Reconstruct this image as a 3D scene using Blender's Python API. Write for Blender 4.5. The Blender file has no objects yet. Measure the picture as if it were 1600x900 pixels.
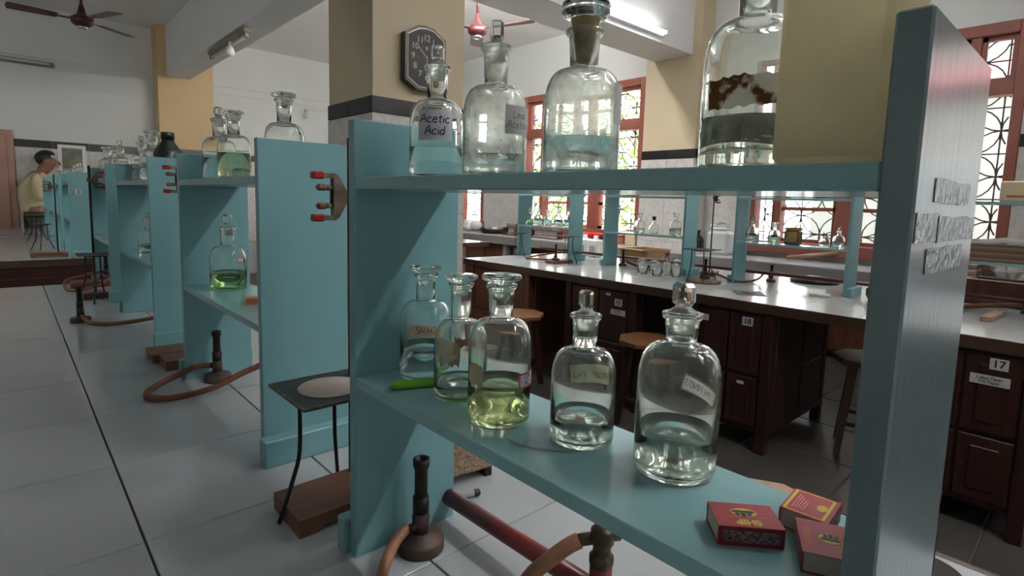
import bpy, math, random
from mathutils import Vector, Matrix
random.seed(7)
PI = math.pi
S = bpy.context.scene
COL = S.collection

# ------------------------------------------------------------------ camera, sky, exposure
CAMZ = 1.25
cam_d = bpy.data.cameras.new('camera')
cam = bpy.data.objects.new('camera', cam_d)
COL.objects.link(cam)
yaw, pit, rol, FPX = 0.740767, 0.1112226, 0.0275414, 865.776
fw = Vector((math.sin(yaw)*math.cos(pit), math.cos(yaw)*math.cos(pit), -math.sin(pit)))
rt = Vector((math.cos(yaw), -math.sin(yaw), 0)); up = rt.cross(fw)
r2 = math.cos(rol)*rt + math.sin(rol)*up; u2 = -math.sin(rol)*rt + math.cos(rol)*up
m = Matrix((r2, u2, -fw)).transposed().to_4x4(); m.translation = (0, 0, CAMZ)
cam.matrix_world = m
cam_d.sensor_width = 36; cam_d.lens = FPX/1600*36; cam_d.shift_y = -37.84/1600
cam_d.clip_start = 0.01; cam_d.clip_end = 200
S.camera = cam

W = bpy.data.worlds.new('sky'); S.world = W; W.use_nodes = True
wn = W.node_tree.nodes; wn['Background'].inputs[0].default_value = (0.97, 0.98, 1.0, 1)
wn['Background'].inputs[1].default_value = 2.6
S.view_settings.view_transform = 'Standard'; S.view_settings.look = 'None'
S.view_settings.gamma = 1.0; S.view_settings.use_curve_mapping = False
S.view_settings.exposure = 1.85
TUBE_POWER = 56.0
S.cycles.max_bounces = 16; S.cycles.transmission_bounces = 14; S.cycles.transparent_max_bounces = 16
S.cycles.diffuse_bounces = 6; S.cycles.glossy_bounces = 6
S.cycles.sample_clamp_indirect = 6.0; S.cycles.blur_glossy = 0.6

# ------------------------------------------------------------------ materials
def newmat(name):
    mt = bpy.data.materials.new(name); mt.use_nodes = True
    nt = mt.node_tree; return mt, nt, nt.nodes['Principled BSDF']
def mat(name, col, rough=0.5, metal=0.0, var=0.0, vscale=8.0, bump=0.0, bscale=40.0, stretch=(1,1,1), col2=None, spec=0.5, rvar=0.0, detail=4.0, coat=0.0, trans=0.0):
    mt, nt, b = newmat(name); N = nt.nodes; L = nt.links
    b.inputs['Base Color'].default_value = (*col, 1); b.inputs['Roughness'].default_value = rough
    b.inputs['Metallic'].default_value = metal; b.inputs['Specular IOR Level'].default_value = spec
    b.inputs['Coat Weight'].default_value = coat; b.inputs['Coat Roughness'].default_value = 0.22
    if trans: b.inputs['Transmission Weight'].default_value = trans
    tc = N.new('ShaderNodeTexCoord'); mp = N.new('ShaderNodeMapping'); mp.inputs['Scale'].default_value = stretch
    L.new(tc.outputs['Object'], mp.inputs['Vector'])
    if var or col2 or rvar:
        nz = N.new('ShaderNodeTexNoise'); nz.inputs['Scale'].default_value = vscale; nz.inputs['Detail'].default_value = detail
        L.new(mp.outputs[0], nz.inputs['Vector'])
        mr = N.new('ShaderNodeMapRange'); mr.inputs[1].default_value = .3; mr.inputs[2].default_value = .7
        L.new(nz.outputs[0], mr.inputs[0])
        if var or col2:
            c2 = col2 or tuple(max(0, c*(1-var)) for c in col)
            mx = N.new('ShaderNodeMix'); mx.data_type = 'RGBA'
            mx.inputs[6].default_value = (*col, 1); mx.inputs[7].default_value = (*c2, 1)
            L.new(mr.outputs[0], mx.inputs[0]); L.new(mx.outputs[2], b.inputs['Base Color'])
        if rvar:
            m2 = N.new('ShaderNodeMapRange'); m2.inputs[3].default_value = max(.02, rough-rvar); m2.inputs[4].default_value = rough+rvar
            L.new(mr.outputs[0], m2.inputs[0]); L.new(m2.outputs[0], b.inputs['Roughness'])
    if bump:
        nb = N.new('ShaderNodeTexNoise'); nb.inputs['Scale'].default_value = bscale; nb.inputs['Detail'].default_value = 3
        L.new(mp.outputs[0], nb.inputs['Vector'])
        bp = N.new('ShaderNodeBump'); bp.inputs['Strength'].default_value = bump; bp.inputs['Distance'].default_value = 0.003
        L.new(nb.outputs[0], bp.inputs['Height']); L.new(bp.outputs[0], b.inputs['Normal']); L.new(bp.outputs[0], b.inputs['Coat Normal'])
    return mt
def glass(name, col=(1,1,1), ior=1.5, rough=0.0, dust=0.0, dcol=(.85,.85,.8)):
    mt, nt, b = newmat(name); N = nt.nodes; L = nt.links
    g = N.new('ShaderNodeBsdfGlass'); g.inputs['Color'].default_value = (*col, 1); g.inputs['IOR'].default_value = ior
    g.inputs['Roughness'].default_value = rough
    out = N['Material Output']; src = g.outputs[0]
    if dust:
        tc = N.new('ShaderNodeTexCoord'); nz = N.new('ShaderNodeTexNoise'); nz.inputs['Scale'].default_value = 45; nz.inputs['Detail'].default_value = 6
        L.new(tc.outputs['Object'], nz.inputs['Vector'])
        mr = N.new('ShaderNodeMapRange'); mr.inputs[1].default_value = .35; mr.inputs[2].default_value = .75
        mr.inputs[3].default_value = dust*.35; mr.inputs[4].default_value = dust*1.6
        L.new(nz.outputs[0], mr.inputs[0])
        t = N.new('ShaderNodeBsdfTranslucent'); t.inputs[0].default_value = (*dcol, 1)
        d = N.new('ShaderNodeBsdfGlass'); d.inputs[0].default_value = (1,1,.98,1); d.inputs['Roughness'].default_value = .32; d.inputs['IOR'].default_value = ior
        m1 = N.new('ShaderNodeMixShader'); m1.inputs[0].default_value = .75; L.new(t.outputs[0], m1.inputs[1]); L.new(d.outputs[0], m1.inputs[2])
        m2 = N.new('ShaderNodeMixShader'); L.new(mr.outputs[0], m2.inputs[0]); L.new(g.outputs[0], m2.inputs[1]); L.new(m1.outputs[0], m2.inputs[2])
        src = m2.outputs[0]
    L.new(src, out.inputs[0]); N.remove(b); return mt
def pane_mat(name, tint=(.97,.99,.99)):
    mt, nt, b = newmat(name); N = nt.nodes; L = nt.links
    t = N.new('ShaderNodeBsdfTransparent'); t.inputs[0].default_value = (*tint, 1)
    g = N.new('ShaderNodeBsdfGlossy'); g.inputs['Roughness'].default_value = .02
    f = N.new('ShaderNodeLayerWeight'); f.inputs[0].default_value = .12
    p = N.new('ShaderNodeMath'); p.operation = 'POWER'; p.inputs[1].default_value = 1.6; L.new(f.outputs['Facing'], p.inputs[0])
    mx = N.new('ShaderNodeMixShader'); L.new(p.outputs[0], mx.inputs[0]); L.new(t.outputs[0], mx.inputs[1]); L.new(g.outputs[0], mx.inputs[2])
    L.new(mx.outputs[0], N['Material Output'].inputs[0]); N.remove(b); return mt
def emit(name, col, st):
    mt, nt, b = newmat(name); b.inputs['Base Color'].default_value = (.9,.9,.9,1)
    b.inputs['Emission Color'].default_value = (*col, 1); b.inputs['Emission Strength'].default_value = st
    return mt
def worn_label(name, a, c, scale):
    mt = mat(name, a, .8, col2=c, vscale=scale, detail=5)
    for n in mt.node_tree.nodes:
        if n.type == 'MAP_RANGE': n.inputs[1].default_value = .49; n.inputs[2].default_value = .53
    return mt
def speckle(name, a, c, scale):
    mt, nt, b = newmat(name); N = nt.nodes; L = nt.links
    v = N.new('ShaderNodeTexVoronoi'); v.inputs['Scale'].default_value = scale
    tc = N.new('ShaderNodeTexCoord'); L.new(tc.outputs['Object'], v.inputs['Vector'])
    sp = N.new('ShaderNodeSeparateColor'); L.new(v.outputs['Color'], sp.inputs[0])
    mx = N.new('ShaderNodeMix'); mx.data_type = 'RGBA'; mx.inputs[6].default_value = (*a,1); mx.inputs[7].default_value = (*c,1)
    L.new(sp.outputs[0], mx.inputs[0]); L.new(mx.outputs[2], b.inputs['Base Color']); b.inputs['Roughness'].default_value = .7
    return mt
def marble(name):
    mt, nt, b = newmat(name); N = nt.nodes; L = nt.links
    tc = N.new('ShaderNodeTexCoord'); nz = N.new('ShaderNodeTexNoise'); nz.inputs['Scale'].default_value = 3.2; nz.inputs['Detail'].default_value = 8
    nz.inputs['Distortion'].default_value = 1.6; L.new(tc.outputs['Object'], nz.inputs['Vector'])
    cr = N.new('ShaderNodeValToRGB'); e = cr.color_ramp.elements
    e[0].position = .46; e[0].color = (.62,.60,.58,1); e[1].position = .54; e[1].color = (.62,.60,.58,1)
    k = cr.color_ramp.elements.new(.5); k.color = (.53,.51,.50,1)
    L.new(nz.outputs[0], cr.inputs[0]); L.new(cr.outputs[0], b.inputs['Base Color']); b.inputs['Roughness'].default_value = .3
    return mt

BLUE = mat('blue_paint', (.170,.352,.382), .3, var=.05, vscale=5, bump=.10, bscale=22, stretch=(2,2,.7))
BLUEB = mat('brushed_blue_sheen_greyed', (.14,.205,.225), .27, coat=.8, var=.1, vscale=9, bump=.22, bscale=24, stretch=(4,4,.35))  # rack blue greyed in colour so the window sheen reads silver
BLUES = mat('shelf_blue_lightened', (.25,.465,.49), .18, var=.06, vscale=7, bump=.2, bscale=25, stretch=(2.2,.6,1))  # rack blue made paler to stand in for reflected window light
TILE = mat('grey_glazed_tile', (.43,.46,.48), .16, var=.05, vscale=3, bump=.03, bscale=30)
TILEI = mat('pale_glazed_tile', (.50,.52,.52), .14, var=.06, vscale=3)
GROUT = mat('dark_grout', (.09,.09,.09), .9)
DWOOD = mat('dark_stained_wood', (.040,.012,.009), .35, var=.5, vscale=6, stretch=(6,6,.6), bump=.08, bscale=20)
BWOOD = mat('red_brown_wood', (.13,.045,.025), .45, var=.4, vscale=5, stretch=(5,5,.7))
SWOOD = mat('stool_wood', (.23,.10,.04), .4, var=.35, vscale=7, stretch=(1,7,1))
TANW = mat('tan_stool_wood', (.42,.25,.15), .4, var=.25, vscale=7, stretch=(1,7,1))
STW = mat('stand_wood', (.18,.072,.040), .55, var=.45, vscale=9, stretch=(1,6,1), bump=.2, bscale=40)
NOSE = mat('nosing_dark_wood', (.05,.025,.015), .35)
REDF = mat('red_window_paint', (.31,.10,.072), .4, var=.15, vscale=5)
PINKF = mat('pink_window_paint', (.55,.22,.18), .45)
IRON = mat('grille_white_iron', (.10,.09,.085), .6)
CREAM = mat('cream_wall_paint', (.60,.50,.34), .55, var=.06, vscale=3)
CREAMF = mat('warm_yellow_paint', (.66,.47,.25), .55, var=.05, vscale=3)
WALL = mat('pale_grey_wall_paint', (.74,.76,.75), .7, var=.05, vscale=1.5, bump=.05, bscale=12)
CEIL = mat('ceiling_white', (.86,.85,.84), .8, var=.05, vscale=1.2)
BEAMM = mat('beam_white_paint', (.78,.79,.80), .6, var=.05, vscale=1.5)
MARB = marble('marble_tile')
BLACKT = mat('black_tile', (.010,.010,.012), .32)
FLOORM = mat('dark_stone_slab', (.082,.077,.070), .28, var=.2, vscale=3, bump=.12, bscale=14)
COUNT = mat('grey_stone_counter', (.50,.50,.51), .25, var=.15, vscale=12)
COUNTE = mat('counter_edge_stone', (.27,.26,.265), .5, var=.15, vscale=12)
GL = glass('clear_glass', (.985,1,.99)); GLD = glass('dusty_glass', (.98,1,.98), dust=.30, dcol=(.95,.93,.87))
GLE = glass('hazy_glass', (.98,1,.98), dust=.085)
FROST = glass('ground_glass', (.97,.99,.97), rough=.25, dust=.35)
WATER = glass('clear_liquid', (.985,1,1), 1.33)
GREENL = glass('green_liquid', (.86,.96,.74), 1.33); YELL = glass('yellow_green_liquid', (.955,.975,.80), 1.33)
PALEY = glass('pale_yellow_liquid', (.985,.99,.94), 1.33)
CORK = mat('tan_rubber_stopper', (.30,.24,.11), .7, var=.2, vscale=30)
BLACKM = mat('blackened_metal', (.022,.018,.016), .5, metal=.4, var=.4, vscale=30)
RUST = mat('rusty_burner_iron', (.05,.035,.035), .55, metal=.3, col2=(.09,.045,.03), vscale=30)
HOSE = mat('brown_rubber_hose', (.21,.075,.04), .6, var=.35, vscale=25)
HOSEO = mat('orange_rubber_hose', (.36,.16,.09), .6, var=.35, vscale=25)
PIPER = mat('red_painted_pipe', (.19,.022,.022), .3, col2=(.10,.02,.02), vscale=20, bump=.1, bscale=50)
BRASS = mat('tarnished_brass', (.11,.085,.055), .42, metal=.8, var=.5, vscale=30)
STEEL = mat('corroded_steel', (.20,.16,.12), .6, metal=.5, col2=(.08,.06,.045), vscale=60)
CORKP = mat('brown_cork_pad', (.19,.09,.045), .8)
REDP = mat('red_rubber_tip', (.28,.012,.012), .35)
CHROME = mat('chrome', (.7,.7,.7), .2, metal=1)
GAUZE = mat('dark_wire_gauze', (.05,.06,.065), .5, metal=.3, var=.5, vscale=18)
ASBES = mat('pale_gauze_disc', (.55,.47,.42), .85, var=.25, vscale=25)
PAPER = mat('white_paper', (.80,.79,.80), .8); PAPERY = mat('aged_paper', (.55,.44,.30), .8, var=.2, vscale=40)
PAPERG = mat('grey_paper', (.36,.36,.36), .8)
PALEP = mat('sun_faded_paper', (.50,.50,.36), .85, var=.3, vscale=60)
TORN = worn_label('torn_label_brown', (.16,.07,.025), (.90,.84,.74), 30)
TORN2 = worn_label('torn_label_beige', (.45,.36,.22), (.60,.56,.46), 50)
PBORD = mat('red_label_border', (.42,.02,.05), .7); PINKB = mat('pink_label_border', (.55,.22,.28), .7)
INK = mat('blue_black_ink', (.012,.012,.05), .6); INKG = mat('grey_ink', (.10,.09,.08), .7)
BLACK = mat('black_plastic', (.012,.012,.013), .4); WHITEP = mat('white_plastic', (.82,.83,.82), .4)
MILK = mat('milky_plastic', (.68,.72,.72), .35, trans=.25); DGREEN = mat('dark_green_plastic', (.008,.022,.016), .3)
DBROWNG = mat('dark_brown_glass', (.02,.022,.012), .1)
CANP = mat('cream_can_plastic', (.88,.80,.62), .35, col2=(.66,.62,.48), vscale=16)
def see_light(mt, f, col):      # thin paper and milky plastic let light through
    n = mt.node_tree.nodes; t = n.new('ShaderNodeBsdfTranslucent'); t.inputs[0].default_value = (*col, 1); x = n.new('ShaderNodeMixShader'); x.inputs[0].default_value = f
    src = n['Principled BSDF'].inputs['Base Color'].links
    if src: mt.node_tree.links.new(src[0].from_socket, t.inputs[0])
    mt.node_tree.links.new(n['Principled BSDF'].outputs[0], x.inputs[1]); mt.node_tree.links.new(t.outputs[0], x.inputs[2]); mt.node_tree.links.new(x.outputs[0], n['Material Output'].inputs[0])
see_light(CANP, .82, (.94,.87,.70))
for q, fq in ((TORN,.85), (TORN2,.7), (PALEP,.5), (PAPER,.5)): see_light(q, fq, (.8,.8,.78))
LIME = mat('lime_pen_plastic', (.17,.50,.02), .35)
MRED = mat('matchbox_red', (.42,.03,.045), .5, var=.15, vscale=40); MRED2 = mat('matchbox_dark_red', (.22,.008,.02), .5)
MYEL = mat('matchbox_yellow', (.70,.50,.06), .6); MBLK = mat('matchbox_black', (.02,.02,.02), .6)
MCARD = mat('matchbox_tray_card', (.47,.43,.36), .8); STRIK = speckle('striker_strip', (.05,.012,.015), (.35,.25,.25), 900)
MORG = mat('orange_matchbox', (.40,.13,.06), .6)
FANR = mat('fan_dark_red', (.055,.010,.011), .35); FANB = mat('fan_blade_brown', (.12,.04,.034), .4)
CLKB = mat('clock_brown', (.035,.022,.018), .3); CLKF = mat('clock_face', (.022,.018,.02), .5); SILV = mat('silver_trim', (.36,.33,.28), .35, metal=.7)
NUM = mat('numeral_pale', (.55,.50,.40), .6)
DOORM = mat('pinkish_door_paint', (.44,.26,.20), .5, var=.1, vscale=4)
CARDB = mat('brown_cardboard', (.38,.23,.12), .85, var=.1, vscale=10); RIM = mat('pale_box_edge', (.72,.58,.50), .7)
REDPL = mat('bright_red_plastic', (.75,.03,.03), .35); BEIGE = mat('beige_plastic', (.68,.55,.36), .5)
GRAN = speckle('brown_granite', (.06,.035,.022), (.26,.17,.11), 260); CORKB = speckle('brown_cork_board', (.10,.05,.035), (.30,.20,.15), 150)
TAPE = mat('crinkled_tape', (.36,.42,.45), .14, bump=.7, bscale=150, metal=.3)
EMIT = emit('tube_glow', (1,.98,.95), TUBE_POWER); EMITF = emit('bright_fill_glow', (1,.98,.95), 72.0); EMITN = emit('dim_fill_glow', (1,.98,.95), 20.0); EMITS = emit('soft_tube_glow', (1,.98,.95), 5.0); TUBEOFF = mat('unlit_tube', (.62,.60,.54), .4); BATT = mat('aged_batten', (.26,.23,.19), .5)  # the bright and dim glows serve only the added fill tubes
SKIN = mat('skin', (.26,.12,.075), .5); HAIR = mat('black_hair', (.008,.007,.007), .5)
SHIRT = mat('cream_shirt_cloth', (.60,.53,.33), .85, var=.1, vscale=12, bump=.3, bscale=14); TROU = mat('olive_trouser_cloth', (.10,.095,.075), .85)
LEAF = mat('leaf_green', (.16,.27,.035), .5, col2=(.30,.36,.05), vscale=2); BARK = mat('bark', (.12,.08,.05), .9)
HOUSE = mat('pale_house_plaster', (.27,.255,.23), .8, var=.06, vscale=.6); HPINK = mat('pink_cornice', (.62,.25,.26), .7); HWIN = mat('house_window_grey', (.20,.22,.25), .3)
SOIL = mat('outdoor_paving', (.42,.40,.36), .9, var=.2, vscale=1.5)
TEALP = mat('teal_picture', (.06,.14,.15), .4, col2=(.28,.22,.08), vscale=14)
PLBAG = mat('crumpled_plastic', (.55,.52,.50), .3, trans=.4)

# ------------------------------------------------------------------ mesh builder
class MB:
    def __init__(s): s.v = []; s.f = []; s.sm = []
    def add(s, vs, fs, smooth=False):
        o = len(s.v); s.v += [tuple(v) for v in vs]
        s.f += [tuple(i+o for i in f) for f in fs]; s.sm += [smooth]*len(fs); return s
    def box(s, x0, x1, y0, y1, z0, z1, M=None):
        vs = [Vector((x, y, z)) for z in (z0, z1) for y in (y0, y1) for x in (x0, x1)]
        if M is not None: vs = [M @ v for v in vs]
        return s.add(vs, [(0,2,3,1),(4,5,7,6),(0,1,5,4),(2,6,7,3),(0,4,6,2),(1,3,7,5)])
    def cbox(s, x0, x1, y0, y1, z0, z1, c, M=None):      # box with chamfered edges
        X = (x0, x1); Y = (y0, y1); Z = (z0, z1); vs = []; idx = {}
        for i in (0,1):
            for j in (0,1):
                for k in (0,1):
                    for a in range(3):
                        p = [X[i], Y[j], Z[k]]; d = [c*(1-2*i), c*(1-2*j), c*(1-2*k)]
                        q = [p[b] + (0 if b == a else d[b]) for b in range(3)]
                        idx[(i,j,k,a)] = len(vs); v = Vector(q); vs.append(M @ v if M is not None else v)
        fs = []
        for a in range(3):
            b, c2 = (a+1) % 3, (a+2) % 3
            for e in (0,1):
                loop = []
                for (p, q) in ((0,0),(1,0),(1,1),(0,1)):
                    t = [0,0,0]; t[a] = e; t[b] = p; t[c2] = q; loop.append(idx[(*t, a)])
                fs.append(loop if e else loop[::-1])
            for p in (0,1):
                for q in (0,1):
                    t0 = [0,0,0]; t0[b] = p; t0[c2] = q; t1 = t0[:]; t1[a] = 1
                    lp = [idx[(*t0, b)], idx[(*t1, b)], idx[(*t1, c2)], idx[(*t0, c2)]]
                    fs.append(lp if (p == q) else lp[::-1])
        for i in (0,1):
            for j in (0,1):
                for k in (0,1):
                    lp = [idx[(i,j,k,0)], idx[(i,j,k,1)], idx[(i,j,k,2)]]
                    fs.append(lp if (i+j+k) % 2 else lp[::-1])
        return s.add(vs, fs)
    def lathe(s, prof, n=32, c=(0,0,0), smooth=True, M=None, phase=0.0):
        vs = []; rows = []
        for (r, z) in prof:
            if r < 1e-6: rows.append([len(vs)]); vs.append(Vector((c[0], c[1], c[2]+z)))
            else:
                rows.append(list(range(len(vs), len(vs)+n)))
                for i in range(n):
                    a = 2*PI*i/n + phase; vs.append(Vector((c[0]+r*math.cos(a), c[1]+r*math.sin(a), c[2]+z)))
        fs = []
        for A, B in zip(rows, rows[1:]):
            for i in range(n):
                j = (i+1) % n
                if len(A) == 1 and len(B) == 1: continue
                if len(A) == 1: fs.append((A[0], B[j], B[i]))
                elif len(B) == 1: fs.append((A[i], A[j], B[0]))
                else: fs.append((A[i], A[j], B[j], B[i]))
        if M is not None: vs = [M @ v for v in vs]
        return s.add(vs, fs, smooth)
    def tube(s, pts, r, n=8, caps=True, smooth=True):
        pts = [Vector(p) for p in pts]; rr = r if isinstance(r, (list, tuple)) else [r]*len(pts)
        vs = []; fs = []; nrm = None
        for i, p in enumerate(pts):
            t = (pts[min(i+1, len(pts)-1)] - pts[max(i-1, 0)]).normalized()
            if nrm is None:
                nrm = t.cross(Vector((0,0,1)) if abs(t.z) < .9 else Vector((1,0,0))).normalized()
            nrm = (nrm - t*nrm.dot(t)).normalized(); bi = t.cross(nrm)
            for k in range(n):
                a = 2*PI*k/n; vs.append(p + rr[i]*(math.cos(a)*nrm + math.sin(a)*bi))
        for i in range(len(pts)-1):
            for k in range(n):
                j = (k+1) % n; fs.append((i*n+k, i*n+j, (i+1)*n+j, (i+1)*n+k))
        s.add(vs, fs, smooth)
        if caps: s.f += []; o = len(s.v)-len(vs); s.f += [tuple(o+k for k in range(n))[::-1], tuple(o+(len(pts)-1)*n+k for k in range(n))]; s.sm += [False, False]
        return s
    def prism(s, poly, h0, h1, axis='z', M=None):
        n = len(poly)
        def P(a, b, h): return {'z': (a, b, h), 'y': (a, h, b), 'x': (h, a, b)}[axis]
        vs = [Vector(P(a, b, h0)) for a, b in poly] + [Vector(P(a, b, h1)) for a, b in poly]
        if M is not None: vs = [M @ v for v in vs]
        fs = [tuple(range(n))[::-1], tuple(range(n, 2*n))] + [(i, (i+1) % n, n+(i+1) % n, n+i) for i in range(n)]
        if axis == 'y': fs = [f[::-1] for f in fs]
        return s.add(vs, fs)
    def build(s, name, mt, parent=None, loc=None):
        me = bpy.data.meshes.new(name); me.from_pydata(s.v, [], s.f)
        me.polygons.foreach_set('use_smooth', s.sm); me.materials.append(mt); me.update()
        o = bpy.data.objects.new(name, me); COL.objects.link(o)
        if parent: o.parent = parent
        if loc is not None: o.location = loc
        return o
def smooth_path(pts, k=6):
    P = [Vector(p) for p in pts]; out = []
    for i in range(len(P)-1):
        a, b, c, d = P[max(i-1,0)], P[i], P[i+1], P[min(i+2,len(P)-1)]
        for j in range(k):
            t = j/k
            out.append(.5*((2*b)+(c-a)*t+(2*a-5*b+4*c-d)*t*t+(3*b-a-3*c+d)*t**3))
    return out + [P[-1]]
def rotz(a, loc=(0,0,0)): return Matrix.Translation(loc) @ Matrix.Rotation(a, 4, 'Z')
def tag(o, label=None, cat=None, group=None, kind=None):
    if label: o['label'] = label
    if cat: o['category'] = cat
    if group: o['group'] = group
    if kind: o['kind'] = kind
    return o
def thing(name, label, cat, loc=(0,0,0), rz=0.0, group=None):
    o = bpy.data.objects.new(name, None); COL.objects.link(o); o.empty_display_size = .05
    o.location = loc; o.rotation_euler = (0, 0, rz); return tag(o, label, cat, group)
def struct(mb, name, mt, label=None, parent=None):
    o = mb.build(name, mt, parent)
    if parent is None: o['kind'] = 'structure'
    if label: o['label'] = label
    return o
def sroot(name, label=None):
    o = bpy.data.objects.new(name, None); COL.objects.link(o); o['kind'] = 'structure'
    if label: o['label'] = label
    return o
def share(o, name, parent, loc, rz=0.0):
    c = o.copy(); COL.objects.link(c); c.parent = parent; c.location = loc; c.rotation_euler = (0, 0, rz); return c
def copy_tree(o, parent=None):
    c = o.copy(); COL.objects.link(c); c.parent = parent
    for ch in list(o.children): copy_tree(ch, c)
    return c

# ------------------------------------------------------------------ lettering: pen strokes and print
G = {
 'A': [[(0,0),(.38,1),(.72,0)],[(.12,.38),(.62,.38)]], 'c': [[(.5,.5),(.3,.6),(.08,.42),(.08,.15),(.28,0),(.52,.1)]],
 'e': [[(.06,.3),(.48,.36),(.42,.55),(.2,.58),(.05,.32),(.14,.03),(.34,0),(.54,.12)]], 't': [[(.25,.85),(.22,.12),(.4,0)],[(.02,.58),(.46,.62)]],
 'i': [[(.12,.55),(.12,0)],[(.11,.78),(.14,.82)]], 'd': [[(.48,.5),(.2,.55),(.04,.3),(.1,.04),(.3,0),(.46,.3)],[(.5,1),(.48,0)]],
 'L': [[(.08,1),(.05,0),(.5,.04)]], 'a': [[(.46,.5),(.2,.55),(.04,.28),(.14,.02),(.4,.14),(.46,.5),(.5,0)]],
 '5': [[(.5,.95),(.14,.95),(.1,.55),(.42,.58),(.5,.28),(.36,.02),(.04,.04)]], 'N': [[(.05,0),(.07,1),(.6,.05),(.64,1)]],
 'H': [[(.05,0),(.08,1)],[(.55,0),(.6,1)],[(.06,.5),(.58,.52)]], '.': [[(.05,0),(.1,.05)]], 'C': [[(.6,.85),(.3,1),(.06,.6),(.1,.15),(.4,0),(.62,.15)]],
 'O': [[(.35,1),(.06,.6),(.12,.1),(.4,0),(.62,.4),(.55,.9),(.35,1)]], 'l': [[(.12,1),(.1,.1),(.22,0)]], 'P': [[(.06,0),(.1,1),(.46,.95),(.5,.62),(.1,.5)]],
 'p': [[(.06,-.35),(.1,.55)],[(.1,.5),(.4,.56),(.48,.25),(.3,0),(.08,.1)]], 'r': [[(.08,.55),(.1,0)],[(.1,.38),(.28,.56),(.42,.5)]],
 'm': [[(.04,0),(.06,.55),(.22,.5),(.26,0)],[(.26,.4),(.42,.55),(.48,0)]], 'u': [[(.06,.55),(.08,.08),(.3,0),(.46,.2),(.46,.55),(.5,0)]],
 's': [[(.42,.5),(.18,.58),(.1,.38),(.4,.22),(.36,.02),(.04,.04)]], '2': [[(.06,.8),(.3,1),(.5,.75),(.06,0),(.56,.04)]], '3': [[(.06,.95),(.5,.95),(.25,.58),(.5,.3),(.3,0),(.03,.08)]],
 'B': [[(.06,0),(.06,1),(.42,.9),(.4,.58),(.06,.5),(.5,.4),(.5,.08),(.06,0)]], ' ': [], 'n': [[(.06,.55),(.08,0)],[(.08,.4),(.3,.56),(.44,.4),(.46,0)]], 'o': [[(.26,.56),(.06,.36),(.12,.04),(.34,0),(.48,.3),(.26,.56)]],
 'F': [[(.5,.98),(.08,1),(.06,0)],[(.06,.52),(.42,.55)]], '-': [[(.05,.4),(.4,.42)]], 'x': [[(.04,.5),(.46,0)],[(.44,.55),(.06,0)]], 'E': [[(.52,.98),(.08,1),(.06,0),(.52,.02)],[(.06,.52),(.42,.55)]], 'S': [[(.52,.9),(.2,1),(.08,.7),(.45,.4),(.4,.05),(.04,.08)]],
}
WD = {'i': .28, 'l': .3, '.': .25, ' ': .4, 't': .52, 'A': .82, 'N': .78, 'H': .76, 'O': .76, 'C': .74, 'm': .6}
def strokes(text, h, italic=.12):
    x = 0; out = []
    for ch in text:
        for st in G.get(ch, []): out.append([((x+a+italic*b)*h, b*h) for a, b in st])
        x += WD.get(ch, .64)
    return out, x*h
def ribbons(lines, w, fmap, mb=None):
    mb = mb or MB()
    for st in lines:
        P = [Vector((a, b, 0)) for a, b in st]
        if len(P) > 2: P = smooth_path(P, 3)
        vs = []
        for i, p in enumerate(P):
            t = P[min(i+1, len(P)-1)]-P[max(i-1, 0)]; t = t.normalized() if t.length > 1e-9 else Vector((1,0,0))
            nn = Vector((-t.y, t.x, 0))*w*.5
            vs += [fmap(p.x+nn.x, p.y+nn.y), fmap(p.x-nn.x, p.y-nn.y)]
        mb.add(vs, [(2*i, 2*i+1, 2*i+3, 2*i+2) for i in range(len(P)-1)])
    return mb
def pen_text(rows, h, w, width, fmap, lead=1.35, mb=None):   # rows centred about (0,0)
    mb = mb or MB(); n = len(rows)
    for k, t in enumerate(rows):
        st, tw = strokes(t, h); y0 = ((n-1)/2-k)*h*lead - h*.4
        ribbons([[(a-tw/2, b+y0) for a, b in q] for q in st], w, fmap, mb)
    return mb
def print_text(text, size, fmap, bold=0.0, mb=None):
    cu = bpy.data.curves.new('print', 'FONT'); cu.body = text; cu.size = size; cu.align_x = 'CENTER'; cu.align_y = 'CENTER'; cu.offset = bold*size
    cu.resolution_u = 3
    o = bpy.data.objects.new('print', cu); COL.objects.link(o)
    dg = bpy.context.evaluated_depsgraph_get(); me = bpy.data.meshes.new_from_object(o.evaluated_get(dg))
    mb = mb or MB(); mb.add([fmap(v.co.x, v.co.y) for v in me.vertices], [tuple(p.vertices) for p in me.polygons])
    bpy.data.objects.remove(o); bpy.data.curves.remove(cu); bpy.data.meshes.remove(me); return mb

# ================================================================== THE ROOM
XW, YB, ZC = 5.65, 9.30, 3.49
XL, YF = -4.0, -4.6
def dup_grid(root, proto_mb, mt, name, cells):
    first = None
    for (loc) in cells:
        if first is None: first = proto_mb.build(name, mt, root, loc)
        else: share(first, name, root, loc)
# floor with stone slabs
fl = struct(MB().box(XL, XW, YF, YB, -.2, -.006), 'floor', GROUT, 'dark stone slab floor between the benches')
sl = MB().cbox(-.247,.247,-.247,.247,-.012,0,.004)
cells = [(.75+.5*i, -1.0+.5*j, 0) for i in range(9) for j in range(12)]
dup_grid(fl, sl, FLOORM, 'slab', cells)
far = MB()
for (a,b,c,d) in ((XL,.5,YF,YB),(.5,5.0,YF,-1.25),(.5,5.0,4.75,YB),(5.0,XW,YF,YB)): far.box(a,b,c,d,-.012,0)
far.build('slab', FLOORM, fl)
struct(MB().box(XL-.2, XW+.25, YF-.2, YB+.2, ZC, ZC+.2), 'ceiling', CEIL, 'white plastered ceiling above the beams')
struct(MB().box(XL-.2, XL, YF, YB, 0, ZC), 'wall_left', WALL, 'plain pale wall on the far left side')
struct(MB().box(XL, XW, YF-.2, YF, 0, ZC), 'wall_front', WALL, 'plain pale wall behind the viewpoint')
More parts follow.
